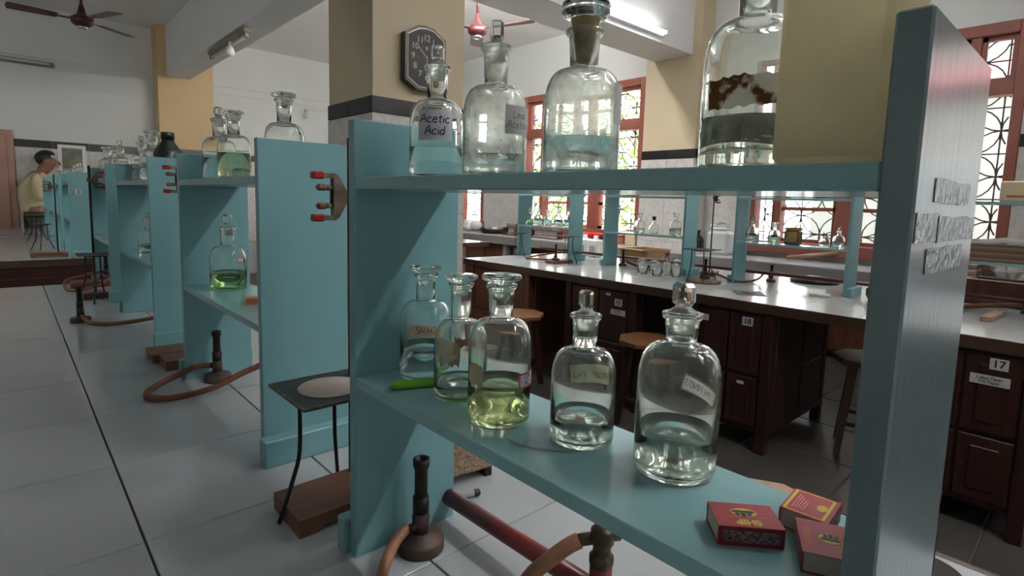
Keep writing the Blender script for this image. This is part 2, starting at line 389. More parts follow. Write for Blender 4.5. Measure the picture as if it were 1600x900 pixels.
WINS = [(.58, 2.60, .885, 2.70), (3.92, 5.99, .885, 2.755), (6.88, 8.70, .885, 2.755), (-2.35, -.30, .885, 2.70), (-4.5,-3.2,.885,2.7)]
wr = MB(); ys = YF-.2
for (a, b, z0, z1) in sorted(WINS):
    wr.box(XW, XW+.25, ys, a, 0, ZC); wr.box(XW, XW+.25, a, b, 0, z0); wr.box(XW, XW+.25, a, b, z1, ZC); ys = b
wr.box(XW, XW+.25, ys, YB+.2, 0, ZC)
wall_r = struct(wr, 'wall_right', WALL, 'pale window wall with white marble tile dado and black band')
wall_b = struct(MB().box(XL, XW, YB, YB+.2, 0, ZC), 'wall_back', WALL, 'pale far wall with tile dado and black band')
# marble dado tiles and black band on the window wall
rows = [(.50,.86),(.86,1.16),(1.16,1.46),(1.46,1.76)]
def dado_x(root, xf, segs, sgn=-1):     # plane X = xf, tiles towards -X
    cache = {}
    for (a, b) in segs:
        n = max(1, round((b-a)/.4)); w = (b-a)/n
        for i in range(n):
            for (z0, z1) in rows+[(1.763,1.86)]:
                key = (round(w,4), z0); loc = (xf, a+(i+.5)*w, (z0+z1)/2); bk = z0 > 1.76
                if key in cache: share(cache[key], 'tile', root, loc)
                else: cache[key] = MB().cbox(-.012, 0, -w/2+.0015, w/2-.0015, -(z1-z0)/2+.0012, (z1-z0)/2-.0012, .001).build('tile', BLACKT if bk else MARB, root, loc)
def dado_y(root, yf, segs, rws=None):
    cache = {}
    for (a, b) in segs:
        n = max(1, round((b-a)/.4)); w = (b-a)/n
        for i in range(n):
            for (z0, z1) in (rws or rows)+[(1.763,1.86)]:
                key = (round(w,4), z0); loc = (a+(i+.5)*w, yf, (z0+z1)/2); bk = z0 > 1.76
                if key in cache: share(cache[key], 'tile', root, loc)
                else: cache[key] = MB().cbox(-w/2+.0015, w/2-.0015, -.012, 0, -(z1-z0)/2+.0012, (z1-z0)/2-.0012, .001).build('tile', BLACKT if bk else MARB, root, loc)
dado_x(wall_r, XW, [(.33,.58),(2.60,3.07),(3.79,3.92),(5.99,6.88),(8.70,9.28)])
dado_y(wall_b, YB, [(.12,1.60),(2.32,4.8)])
# pilasters
pw = struct(MB().box(5.40, XW, 3.10, 3.76, 0, ZC), 'trim_1', CREAM, 'cream pilaster on the window wall under the right beam')
dado_x(pw, 5.40, [(3.10,3.76)])
dado_y(pw, 3.10, [(5.402,5.648)])
struct(MB().box(5.45, XW, -.22, .32, 0, ZC), 'trim_2', CREAM, 'cream pilaster on the window wall near the right edge')
pb = struct(MB().box(1.62, 2.30, 8.98, YB, 0, ZC), 'trim_3', CREAMF, 'warm yellow pilaster on the far wall under the left beam')
dado_y(pb, 8.98, [(1.62,2.30)], rows[2:])
# pillar with tiled lower half
pil = struct(MB().box(1.66, 2.335, 3.09, 3.69, 0, ZC), 'trim_4', CREAM, 'square cream pillar with a black tile band and marble tile base')
pr = [(0,.245),(.247,.545),(.547,.847),(.849,1.155),(1.157,1.46),(1.462,1.76)]
rows_keep = rows; rows = pr
dado_y(pil, 3.09, [(1.648,2.347)]); dado_x(pil, 1.66, [(3.09,3.69)])
rows = rows_keep
# beams
struct(MB().box(1.73, 2.01, 3.69, YB-.32, 2.83, ZC), 'trim_5', BEAMM, 'long white ceiling beam from the pillar to the far wall')
struct(MB().box(1.73, 2.01, YF, 3.09, 2.83, ZC), 'trim_6', BEAMM, 'white ceiling beam running towards the viewpoint')
struct(MB().box(2.335, 5.40, 3.20, 3.66, 2.83, ZC), 'trim_7', BEAMM, 'white ceiling beam from the pillar to the window wall')
struct(MB().box(XL, 1.66, 3.20, 3.66, 2.83, ZC), 'trim_8', BEAMM, 'white ceiling beam on the left of the pillar')
struct(MB().box(2.01, 5.40, -.20, .28, 2.83, ZC), 'trim_9', BEAMM, 'white ceiling beam nearest the viewpoint')
# wall ledges (conduits) on the far wall
for nm, z0, x0, x1, lb in (('trim_10', 2.885, -1.2, 1.62, 'thin ledge high on the dim far wall left of the yellow pilaster'), ('trim_11', 2.86, 2.31, 5.4, 'thin cable ledge on the bright far wall')):
    struct(MB().box(x0, x1, YB-.02, YB, z0-.012, z0+.012), nm, WALL, lb)
struct(MB().box(2.31, 5.4, YB-.015, YB, 2.74, 2.755), 'trim_12', WALL, 'second thin cable ledge on the bright far wall')
# door in the far wall
d = sroot('door_1', 'pinkish brown door in the far left corner')
MB().cbox(-.85,.115,YB-.06,YB,0,1.955,.006).build('door_frame', DOORM, d)
MB().cbox(-.78,.05,YB-.085,YB-.055,0,1.90,.006).build('door_leaf', DOORM, d)
MB().cbox(-.70,-.05,YB-.097,YB-.084,.9,1.8,.008).build('door_panel', DOORM, d)
MB().cbox(-.70,-.05,YB-.097,YB-.084,.15,.8,.008).build('door_panel', DOORM, d)

# ------------------------------------------------------------------ windows
PANE = pane_mat('window_glass')
def arc(c, r, a0, a1, n=6): return [(c[0]+r*math.cos(a0+(a1-a0)*i/n), c[1]+r*math.sin(a0+(a1-a0)*i/n)) for i in range(n+1)]
def grille(y0, y1, z0, z1, oy, oz, x):
    q = .177; mb = MB(); r = .006
    def clipadd(pts):
        run = []
        for p in pts:
            if y0 <= p[0] <= y1 and z0 <= p[1] <= z1: run.append(p)
            else:
                if len(run) > 1: mb.tube([(x, a, b) for a, b in run], r, 4, False)
                run = []
        if len(run) > 1: mb.tube([(x, a, b) for a, b in run], r, 4, False)
    i0 = int((y0-oy)/q)-2; i1 = int((y1-oy)/q)+2; j0 = int((z0-oz)/q)-2; j1 = int((z1-oz)/q)+2
    for i in range(i0, i1+1):
        for j in range(j0, j1+1):
            if (i+j) % 2: clipadd(arc((oy+i*q, oz+j*q), q, 0, 2*PI, 20))
    for i in range(i0, i1+1, 2):
        yy = oy+i*q
        if y0 < yy < y1: mb.tube([(x, yy, z0), (x, yy, z1)], r, 4, False)
    for j in range(j0, j1+1, 2):
        zz = oz+j*q
        if z0 < zz < z1: mb.tube([(x, y0, zz), (x, y1, zz)], r, 4, False)
    return mb
def window(n, y0, y1, z0, z1, mull, lab, oy=.706, oz=1.903, leafs=(), tz=2.16):
    w = sroot('window_%d' % n, lab); xo, xi = XW+.13, XW-.02
    c = .006
    MB().cbox(xi, xo, y0, y0+.07, z0, z1, c).build('jamb', REDF, w); MB().cbox(xi, xo, y1-.07, y1, z0, z1, c).build('jamb', REDF, w)
    MB().cbox(xi, xo, y0+.07, y1-.07, z1-.09, z1, c).build('head', REDF, w); MB().cbox(xi-.08, xo, y0-.03, y1+.03, z0-.06, z0+.05, c).build('sill', REDF, w)
    MB().cbox(xi+.005, xo-.005, y0+.07, y1-.07, tz, tz+.10, c).build('transom', REDF, w)
    edges = [y0+.07]
    for (a, wd) in mull:
        MB().cbox(xi+.008, xo-.008, a-wd/2, a+wd/2, z0+.05, tz, c).build('mullion', REDF, w)
        MB().cbox(xi+.008, xo-.008, a-.035, a+.035, tz+.10, z1-.09, c).build('mullion', REDF, w)
        edges += [a-wd/2, a+wd/2]
    edges.append(y1-.07)
    for k in range(0, len(edges), 2):
        a, b = edges[k], edges[k+1]
        for (p, q) in ((z0+.05, tz), (tz+.10, z1-.09)):
            if b-a < .5 or p > tz:      # framed glazed sash
                s = .035; sm = PINKF if (k//2) in leafs and p < tz else REDF
                f = MB().box(XW+.03, XW+.07, a, a+s, p, q).box(XW+.03, XW+.07, b-s, b, p, q).box(XW+.03, XW+.07, a+s, b-s, p, p+s).box(XW+.03, XW+.07, a+s, b-s, q-s, q)
                if p < tz: f.box(XW+.03, XW+.07, a+s, b-s, 1.24, 1.275); f.box(XW+.03, XW+.07, a+s, b-s, 1.70, 1.735)
                f.build('sash', sm, w)
            MB().box(XW+.048, XW+.052, a+.002, b-.002, p+.002, q-.002).build('pane', PANE, w)
    g = grille(y0+.07, y1-.07, z0+.05, z1-.09, oy, oz, XW+.11).build('grille', IRON, w); g['kind'] = 'stuff'
    return w
window(1, *WINS[0], [(2.31,.06),(1.70,.17),(.90,.06)], 'red framed window with petal grille on the right behind the stocked shelf', leafs=(0,3))
window(2, *WINS[1], [(5.60,.07),(5.06,.10),(4.66,.16)], 'red framed window with leafy view left of the cream wall pilaster', oy=4.3, leafs=(1,2))
window(3, *WINS[2], [(7.5,.08),(8.1,.08)], 'red framed far window seen just right of the tiled pillar', leafs=(0,))
window(4, *WINS[3], [(-1.68,.08),(-.98,.08)], 'red framed window beyond the right picture edge')
window(5, *WINS[4], [(-3.85,.08)], 'red framed window furthest behind the viewpoint')
for (a, b, z0, z1) in WINS:       # daylight portals: guide sky sampling only
    ld = bpy.data.lights.new('window_portal', 'AREA'); ld.shape = 'RECTANGLE'; ld.size = b-a; ld.size_y = z1-z0; ld.cycles.is_portal = True
    lo = bpy.data.objects.new('window_portal', ld); COL.objects.link(lo); lo.location = (XW+.26, (a+b)/2, (z0+z1)/2)
    lo.rotation_euler = Matrix((Vector((0,1,0)), Vector((0,0,1)), Vector((1,0,0)))).transposed().to_euler()

# ------------------------------------------------------------------ outdoors
struct(MB().box(XW+.25, 40, -25, 35, -.9, -.5), 'ground', SOIL, 'paved yard outside the windows')
h = thing('house', 'pale plastered house with pink cornice seen through the right window', 'building', (10.2, -1.0, -.5))
MB().box(0, 6, -7, 4.6, 0, 6.5).build('wall', HOUSE, h)
MB().box(-.25, 6, -7, 4.7, 3.55, 3.8).build('cornice', HPINK, h)
for (y, z) in ((3.0,1.3),(1.2,1.3),(-.6,1.3),(-2.6,1.3),(2.1,4.4),(-1.0,4.4)):
    f = MB().box(-.06,.02,y-.55,y+.55,z,z+1.3).build('window', WHITEP, h)
    for q in (-1,1): MB().box(-.08,-.055,y+q*.26-.22,y+q*.26+.22,z+.08,z+1.22).build('pane', HWIN, f)
def tree(x, y, hgt, rad, lab, seed, n=1500):
    R = random.Random(seed); t = thing('tree', lab, 'tree', (x, y, -.5))
    MB().tube([(0,0,0),(.05,.02,hgt*.4),(-.05,.1,hgt*.8)], [.12,.09,.03], 8).build('trunk', BARK, t)
    for k in range(5):
        a = k*1.3; MB().tube([(.02,.05,hgt*(.35+.08*k)),(math.cos(a)*rad*.4,math.sin(a)*rad*.4,hgt*(.5+.08*k)),(math.cos(a)*rad*.8,math.sin(a)*rad*.8,hgt*(.6+.08*k))],[.05,.03,.012],6).build('branch', BARK, t)
    f = MB()
    for i in range(n):
        a = R.uniform(0,2*PI); e = R.uniform(-1,1); q = rad*R.uniform(.35,1)
        p = Vector((q*math.cos(a)*math.sqrt(1-e*e), q*math.sin(a)*math.sqrt(1-e*e), hgt*.55+e*hgt*.42))
        u = Vector((R.uniform(-1,1),R.uniform(-1,1),R.uniform(-1,1))).normalized(); v = u.orthogonal().normalized(); s = R.uniform(.06,.13)
        f.add([p-u*s, p+v*s*.45, p+u*s, p-v*s*.45],[(0,1,2,3)])
    f.build('foliage', LEAF, t)['kind'] = 'stuff'
tree(8.6, 5.6, 4.6, 1.3, 'leafy tree outside the window left of the wall pilaster', 1)
tree(9.9, 8.6, 4.8, 1.5, 'second leafy tree further along, outside the left windows', 2)
tree(11.5, 11.8, 4.2, 1.4, 'farthest leafy tree outside behind the left windows', 3)

# ------------------------------------------------------------------ lamps and fans
def tube_light(lab, loc, rz, L=1.2, lit=True, hang=0.0, bulb=False, em=None):
    t = thing('tube_light', lab, 'lamp', loc, rz)      # batten along local X, faces -Z, back at z=0
    MB().cbox(-L/2-.03, L/2+.03, -.03, .03, -.045, 0, .004).build('batten', WHITEP if lit else BATT, t)
    MB().tube([(-L/2+.02,0,-.072),(L/2-.02,0,-.072)], .014, 12).build('tube', (em or EMIT) if lit else TUBEOFF, t)
    for s in (-1,1): MB().cbox(s*L/2-.02, s*L/2+.02, -.018,.018,-.09,-.045,.003).build('lamp_holder', WHITEP if lit else BATT, t)
    if bulb:
        MB().lathe([(0,-.19),(.03,-.185),(.045,-.15),(.03,-.11),(.015,-.09),(.015,-.05),(0,-.05)], 16).build('bulb', WHITEP, t, (-.15,.02,0))
    for s in (-1,1):
        if hang: MB().tube([(s*L*.3,0,-.005),(s*L*.3,0,hang*.6),(s*L*.3,.05,hang)], .006, 6).build('bracket', BLACKM, t)
    return t
a = tube_light('lit white tube light on the side of the right beam', (4.19, 3.20, 3.0), 0, 1.2, em=EMITS); a.rotation_euler = (-PI/2, 0, 0); a.location = (4.19, 3.2, 2.905)
tube_light('unlit dark tube fitting with a bulb hung along the left beam', (1.775, 6.35, 2.815), PI/2, 1.2, False, 0, True)
a = tube_light('unlit pale tube fitting on the dim far wall under the ledge', (-.1, YB, 2.80), 0, 1.25, False); a.rotation_euler = (-PI/2, 0, 0)
for y in (-.75, -2.7):  # the second tube, behind the viewpoint, is added fill
    b = tube_light('lit tube light along the ceiling beam above the near bench' if y > -1 else 'added fill tube along the ceiling beam behind the viewpoint', (1.73, y, 2.95), PI/2, 1.2)
    b.rotation_euler = (0, PI/2, PI) ; b.rotation_euler = Matrix((Vector((0,1,0)), Vector((0,0,1)), Vector((1,0,0)))).transposed().to_euler()
# unseen tubes added on the beams to brighten the room
def fill_tube(lab, x, y, sy, em=None):      # added fill lamp on the vertical face of a beam that runs along X
    q = tube_light(lab, (x, y, 2.95), 0, 1.2, em=em); q.rotation_euler = (PI/2*(-1 if sy < 0 else 1), 0, 0)
for x, w_ in ((2.75,'left'),(3.9,'right')):
    fill_tube('added fill tube on the far face of the right beam, %s' % w_, x, 3.66, 1, EMITF)
    fill_tube('added fill tube on the beam nearest the viewpoint, %s, far face' % w_, x, .28, 1, EMITN)
fill_tube('added fill tube on the far face of the left beam', -2.2, 3.66, 1)
b = thing('bulb_holder', 'small clear bulb on a wire by the bright far wall', 'lamp', (3.745, YB-.06, 2.66))
MB().tube([(.6,.05,.03),(.1,.05,.015),(0,0,0)], .006, 5).build('wire', WALL, b); MB().lathe([(0,-.14),(.03,-.13),(.045,-.09),(.02,-.04),(.016,0),(0,.0)],14).build('bulb', GL, b)
def fan(lab, loc, angs, R=.56):
    f = thing('ceiling_fan', lab, 'fan', loc)
    MB().tube([(0,0,.07),(0,0,ZC-loc[2]-.01)], .012, 8).build('rod', FANR, f)
    MB().lathe([(0,0),(.05,-.02),(.02,-.09),(.014,-.1),(0,-.1)],16,(0,0,ZC-loc[2])).build('canopy', FANR, f)
    MB().lathe([(0,-.06),(.06,-.058),(.085,-.035),(.09,.012),(.06,.03),(.036,.05),(.022,.11),(.014,.14),(0,.14)],20).build('motor', FANR, f)
    MB().lathe([(0,-.085),(.03,-.085),(.05,-.066),(0,-.066)],16).build('cap', CHROME, f)
    for a in angs:
        M = rotz(math.radians(a)) @ Matrix.Rotation(.16, 4, 'X')
        MB().prism([(.18,-.05),(.30,-.062),(R,-.068),(R+.01,0),(R,.068),(.30,.062),(.18,.05)], -.003, .003, M=M).build('blade', FANB, f)
        MB().box(.08,.24,-.018,.018,-.006,-.003, M).build('blade_iron', FANR, f)
fan('dark red ceiling fan at upper left before the far wall', (.62, 6.68, 2.82), (182, 292, 38), .52)
fan('dark red ceiling fan behind the upper bottles at the pillar', (3.30, 4.17, 2.82), (-70, 52, 172))

# wall clock on the pillar
ck = thing('wall_clock', 'brown arched wall clock with pale numerals on the cream pillar', 'clock', (1.995, 3.078, 2.125))
W2, = (.150,)
outl = [(-W2,-.145),(-.06,-.197),(.06,-.197),(W2,-.145),(W2,.135),(.10,.165),(.06,.188),(0,.196),(-.06,.188),(-.10,.165),(-W2,.135)]
MB().prism(outl, -.05, 0, 'y').build('case', CLKB, ck)
MB().prism([(x*.9,z*.92) for x, z in outl], -.054, -.048, 'y').build('border', SILV, ck)
MB().prism([(x*.865,z*.89) for x, z in outl], -.057, -.052, 'y').build('face', CLKF, ck)
fm = MB()
for hh in range(1, 13):
    a = PI/2-hh*PI/6; cx, cz = .098*math.cos(a), .118*math.sin(a)
    print_text(str(hh), .052, lambda x, y, cx=cx, cz=cz: (cx+x, -.0578, cz+y), .01, fm)
fm.build('numerals', NUM, ck)
MB().add([(-.004,-.059,0),(.004,-.059,0),(-.055,-.059,.060),(-.060,-.059,.056)],[(0,1,2,3)]).build('minute_hand', NUM, ck)
MB().add([(-.004,-.0595,.01),(.005,-.0595,.01),(.004,-.0595,-.05),(0,-.0595,-.055)],[(0,1,2,3)]).build('hour_hand', NUM, ck)
print_text('P', .035, lambda x, y: (x, -.0578, y+.055), .03, MB()).build('emblem', NUM, ck)

# picture on far wall
p = thing('framed_picture', 'white framed picture with dark centre on the far wall', 'picture', (.68, YB, 1.62))
MB().cbox(-.145,.145,-.02,-.012,-.2,.205,.004).build('frame', WHITEP, p); MB().box(-.105,.105,-.024,-.019,-.15,.165).build('print', TEALP, p)

# ================================================================== BENCHES
TH = .78
def bench(name, lab, x0, x1, y0, y1, pitch, ox, oy, tilem, cabs=None, endp=False):
    b = thing(name, lab, 'bench', (0,0,0))
    MB().box(x0+.004, x1-.004, y0+.004, y1-.004, TH-.045, TH-.006).build('slab', GROUT, b)
    e = MB().box(x0, x0+.012, y0, y1, TH-.05, TH-.001).box(x1-.012, x1, y0, y1, TH-.05, TH-.001).box(x0+.012, x1-.012, y0, y0+.012, TH-.05, TH-.001).box(x0+.012, x1-.012, y1-.012, y1, TH-.05, TH-.001)
    e.build('nosing', NOSE, b)
    xs = sorted({x0+.012, x1-.012} | {ox+pitch*i for i in range(-9, 30) if x0+.03 < ox+pitch*i < x1-.03})
    P2 = .284 if pitch < .28 else pitch
    ys = sorted({y0+.012, y1-.012} | {oy+P2*i for i in range(-40, 60) if y0+.03 < oy+P2*i < y1-.03})
    cache = {}
    for a, c in zip(xs, xs[1:]):
        for d, f in zip(ys, ys[1:]):
            key = (round(c-a,4), round(f-d,4)); loc = ((a+c)/2, (d+f)/2, TH)
            if key in cache: share(cache[key], 'tile', b, loc)
            else: cache[key] = MB().cbox(-(c-a)/2+.0016, (c-a)/2-.0016, -(f-d)/2+.001, (f-d)/2-.001, -.007, 0, .0006).build('tile', tilem, b, loc)
    return b
b1 = bench('lab_bench', 'long grey tiled laboratory bench in the foreground', -.17, .94, -1.3, 3.53, .272, .1155, .5605, TILE)
b2 = bench('lab_bench', 'grey tiled bench beyond the gap at far left', -.17, .94, 4.83, 8.75, .272, .1155, .0, TILE)
isl = bench('lab_bench', 'pale tiled island bench with dark wooden cupboards behind the near shelves', 2.765, 4.17, -1.3, 3.62, .281, 2.765, .19, TILEI)
isl2 = bench('lab_bench', 'pale tiled island bench furthest back beside the far windows', 2.80, 4.145, 4.93, 8.7, .281, 2.80, 4.93, TILEI)
def cupboard(x0, x1, y0, y1, lab, face=-1, cols=2, mt=DWOOD, cards=()):
    c = thing('cupboard', lab, 'cupboard', (0,0,0))
    xa, xb = (x0+.02, x1) if face < 0 else (x0, x1-.02)
    MB().box(xa, xb, y0+.004, y1-.004, .10, TH-.052).build('body', mt, c)
    for px in (x0+.025, x1-.025):
        for py in (y0+.025, y1-.025): MB().cbox(px-.025, px+.025, py-.025, py+.025, 0, .735-.008, .003).build('leg', mt, c)
    MB().box(x0+.05, x1-.05, y0-.003, y0+.018, .10, .14).build('rail', mt, c)
    for (q0, q1) in ((x0+.07,(x0+x1)/2-.02),((x0+x1)/2+.02,x1-.07)):
        for (z0, z1) in ((.16,.40),(.44,.70)): MB().cbox(q0, q1, y0-.001, y0+.012, z0, z1, .005).build('side_panel', mt, c)
    w = (y1-y0-.1)/cols; xf = x0+.012
    for k in range(cols):
        a, b = y0+.05+k*w+.006, y0+.05+(k+1)*w-.006
        for (z0, z1) in ((.13,.385),(.405,.715)):
            dr = MB().cbox(xf-.006, xf+.012, a, b, z0, z1, .003).build('door', mt, c)
            MB().cbox(xf-.011, xf-.004, a+.04, b-.04, z0+.04, z1-.04, .004).build('door_panel', mt, dr)
            MB().lathe([(0,.012),(.006,.01),(.005,0),(0,0)], 8, M=Matrix.Translation((xf-.006, b-.02, (z0+z1)/2)) @ Matrix.Rotation(-PI/2, 4, 'Y')).build('knob', BLACKM, dr)
    for (kind, y, z, txt) in cards:
        hw, hh = {'n': (.028,.022), 'l': (.055,.017), 'w': (.060,.019), 's': (.018,.008)}[kind]
        cd = MB().box(xf-.0135, xf-.0105, y-hw, y+hw, z-hh, z+hh).build('card', PAPER, c)
        f = lambda u, v, y=y, z=z: (xf-.0142, y-u, z+v)
        if kind == 'n': print_text(txt, .040, f, .02).build('number', BLACK, cd)
        elif txt: pen_text(txt.split('|'), .0115, .0016, .1, f).build('writing', INK, cd)
    return c
IS0, IS1 = 2.775, 3.58
cupboard(IS0, IS1, 2.85, 3.55, 'dark wooden cupboard at the far left end of the island bench', mt=BWOOD, cards=(('s', 3.02, .70, ''),))
cupboard(IS0, IS1, 1.925, 2.49, 'dark wooden cupboard numbered 15 left of the middle knee space', cards=(('n', 2.05, .648, '15'), ('l', 2.05, .585, 'run mumur|nur'), ('s', 2.13, .69, '')))
cupboard(IS0, IS1, 1.11, 1.57, 'dark wooden cupboard numbered 18 whose side panels show', cards=(('n', 1.238, .675, '18'), ('l', 1.505, .66, 'mur numu|run'), ('s', 1.254, .352, '')))
cupboard(IS0, IS1, .135, .60, 'dark wooden cupboard numbered 17 beside the near panel', cards=(('n', .262, .682, '17'), ('w', .284, .615, 'Litmus Paper|P.H. Paper')))
cupboard(IS0, IS1, -1.0, -.35, 'dark wooden cupboard of the island beyond the right edge')
cupboard(2.83, 3.45, 5.0, 5.6, 'red brown wooden cupboard under the furthest island bench', mt=BWOOD)
cupboard(2.83, 3.45, 6.4, 7.6, 'long red brown cupboard further along the furthest island bench', mt=BWOOD)
for (x0,x1,y0,y1,lab) in ((.20,.90,-.9,.3,'dark wooden cupboard under the near end of the foreground bench'),(.20,.90,1.0,2.2,'dark wooden cupboard under the middle of the foreground bench'),(.20,.90,2.6,3.5,'dark wooden cupboard under the far end of the foreground bench')):
    cupboard(x0,x1,y0,y1,lab)
c = thing('cupboard', 'dark brown wooden end cupboard of the far left bench', 'cupboard', (0,0,0))
MB().cbox(-.165,.935,4.834,6.4,.02,TH-.051,.004).build('body', DWOOD, c)
for x0 in (-.12,.43): MB().cbox(x0,x0+.45,4.822,4.836,.10,.66,.006).build('side_panel', DWOOD, c)
for y0 in (5.2,5.8): MB().cbox(.93,.945,y0,y0+.5,.1,.68,.004).build('door', DWOOD, c)
# end braces of benches (legs) for bench two
# window counter
ct = thing('wall_counter', 'grey stone counter along the window wall', 'counter', (0,0,0))
MB().cbox(5.03, XW-.013, -1.5, 9.2, TH-.03, TH, .004).build('top', COUNT, ct)
MB().cbox(5.02, 5.07, -1.5, 9.2, TH-.115, TH-.005, .005).build('front_edge', COUNTE, ct)
for k in range(11): MB().cbox(5.06,5.6,-1.3+k*1.0-.035,-1.3+k*1.0+.035,0,TH-.03,.004).build('support', COUNTE, ct)
for k in range(10):
    for q in (0,1):
        y0 = -1.25+k+q*.45
        dd = MB().cbox(5.12,5.14,y0+.01,y0+.44,.08,TH-.12,.004).build('door', BWOOD, ct)
MB().box(5.14,5.6,-1.4,8.9,.06,TH-.14).build('carcass', DWOOD, ct)

# ------------------------------------------------------------------ blue racks
def rack(y0, y1, x0, z0, ztop, zl, zu, lab, w=.158, group=None, upper=True, near=False, tp=.0155):
    r = thing('bottle_rack', lab, 'rack', (x0, y0, z0)); L = y1-y0; c = .0012 if near else .001
    for k in (0, 1):
        a = 0 if k == 0 else L-tp
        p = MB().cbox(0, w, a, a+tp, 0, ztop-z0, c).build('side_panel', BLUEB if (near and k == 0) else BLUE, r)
        pl = (a-.03, a-.0005) if k == 0 else (a+tp+.0005, a+tp+.022)
        MB().cbox(-.008, w+.008, pl[0], pl[1], 0, .048, .002).build('plinth', BLUE, p)
        if near and k == 0:     # scraps of crinkled tape on the outer face
            for (xa, xb, za, zb) in ((.350,.443,1.2555,1.268),(.318,.362,1.2355,1.250),(.366,.469,1.2345,1.2485),(.346,.436,1.2185,1.232)):
                R = random.Random(int(xa*1e4)); n = 7; top = []; bot = []
                for i in range(n+1):
                    u = xa+(xb-xa)*i/n-x0; top.append((u, zb+R.uniform(-.0006,.0006)-z0)); bot.append((u, za+R.uniform(-.0006,.0006)-z0))
                q = MB()
                for i in range(n): q.prism([bot[i], bot[i+1], top[i+1], top[i]], a-.0006, a-.0002, 'y')
                q.build('tape_scrap', TAPE, p)
    MB().cbox(.001, w*.875, tp, L-tp, zl-.0135-z0, zl-z0, c).build('shelf', BLUES, r)
    if upper: MB().cbox(.001, w*.875, tp, L-tp, zu-.0145-z0, zu-z0, c).build('shelf', BLUES, r)
    return r
rack(.066, .6465, .3142, TH, 1.344, 1.024, 1.2745, 'nearest blue painted wooden bottle rack in the foreground', near=True)
rack(.978, 1.566, .3142, TH, 1.345, 1.024, 1.282, 'second blue bottle rack from the front on the foreground bench')
rack(1.935, 2.585, .3142, TH, 1.353, 1.028, 1.286, 'third blue bottle rack from the front on the foreground bench')
rack(2.865, 3.505, .3142, TH, 1.362, 1.03, 1.294, 'fourth blue bottle rack at the far end of the foreground bench')
bz = [(4.87,5.48,'blue bottle rack with a number card at the front of the far left bench'),(5.80,6.42,'second blue bottle rack on the far left bench'),(6.75,7.37,'third blue bottle rack on the far left bench'),(7.7,8.32,'last blue bottle rack on the far left bench by the far wall')]
for k, (a, b, lb) in enumerate(bz):
    rr = rack(a, b, .325, TH, 1.372, 1.035, 1.30, lb)
    if k == 0:
        cd = MB().box(.035,.07,-.003,-.0008,.435,.475).build('card', PAPER, rr); print_text('3', .035, lambda u,v: (.0525+u,-.0036,.455+v), .01).build('number', BLACK, cd)
RX = 3.39
rack(3.02, 3.65, RX, TH, 1.345, 1.052, 1.318, 'blue rack on the island bench left of the red basin', w=.165)
rack(1.985, 2.675, RX, TH, 1.345, 1.045, 1.318, 'blue rack in the middle of the island bench behind the empty jars', w=.165)
rack(.985, 1.640, RX, TH, 1.345, 1.040, 1.318, 'blue rack on the island bench in front of the right window', w=.165)
rack(-.03, .62, RX, TH, 1.36, 1.030, 1.312, 'blue rack on the island bench at the right edge holding papers', w=.165)
rack(5.05, 5.7, 3.39, TH, 1.345, 1.045, 1.318, 'blue rack on the furthest island bench', w=.165)

# ------------------------------------------------------------------ bottles
CAMV = Vector((0, 0, CAMZ))
def dirs(loc):
    t = Vector((-loc[0], -loc[1], 0)).normalized(); return t, Vector((-t.y, t.x, 0))   # towards viewer, viewer's right
def wrap(loc, r, az, zc, tilt=0.0):
    t, rr = dirs(loc); ca, sa = math.cos(tilt), math.sin(tilt)
    def f(u, v, off=0.0):
        u, v = u*ca - v*sa, u*sa + v*ca
        a = az + u/r; q = (r+off)*(math.cos(a)*t + math.sin(a)*rr); return (q.x, q.y, zc+v)
    return f
def patch(f, w, h, off, nu=14, nv=3, jag=0.0, seed=0):
    R = random.Random(seed); mb = MB(); vs = []
    for j in range(nv+1):
        for i in range(nu+1):
            u, v = -w/2+w*i/nu, -h/2+h*j/nv
            if jag and j in (0, nv): v += R.uniform(-jag, jag)*h
            if jag and i in (0, nu): u += R.uniform(-jag, jag)*w*.4
            vs.append(f(u, v, off))
    k = nu+1
    return mb.add(vs, [(j*k+i, j*k+i+1, (j+1)*k+i+1, (j+1)*k+i) for j in range(nv) for i in range(nu)], True)
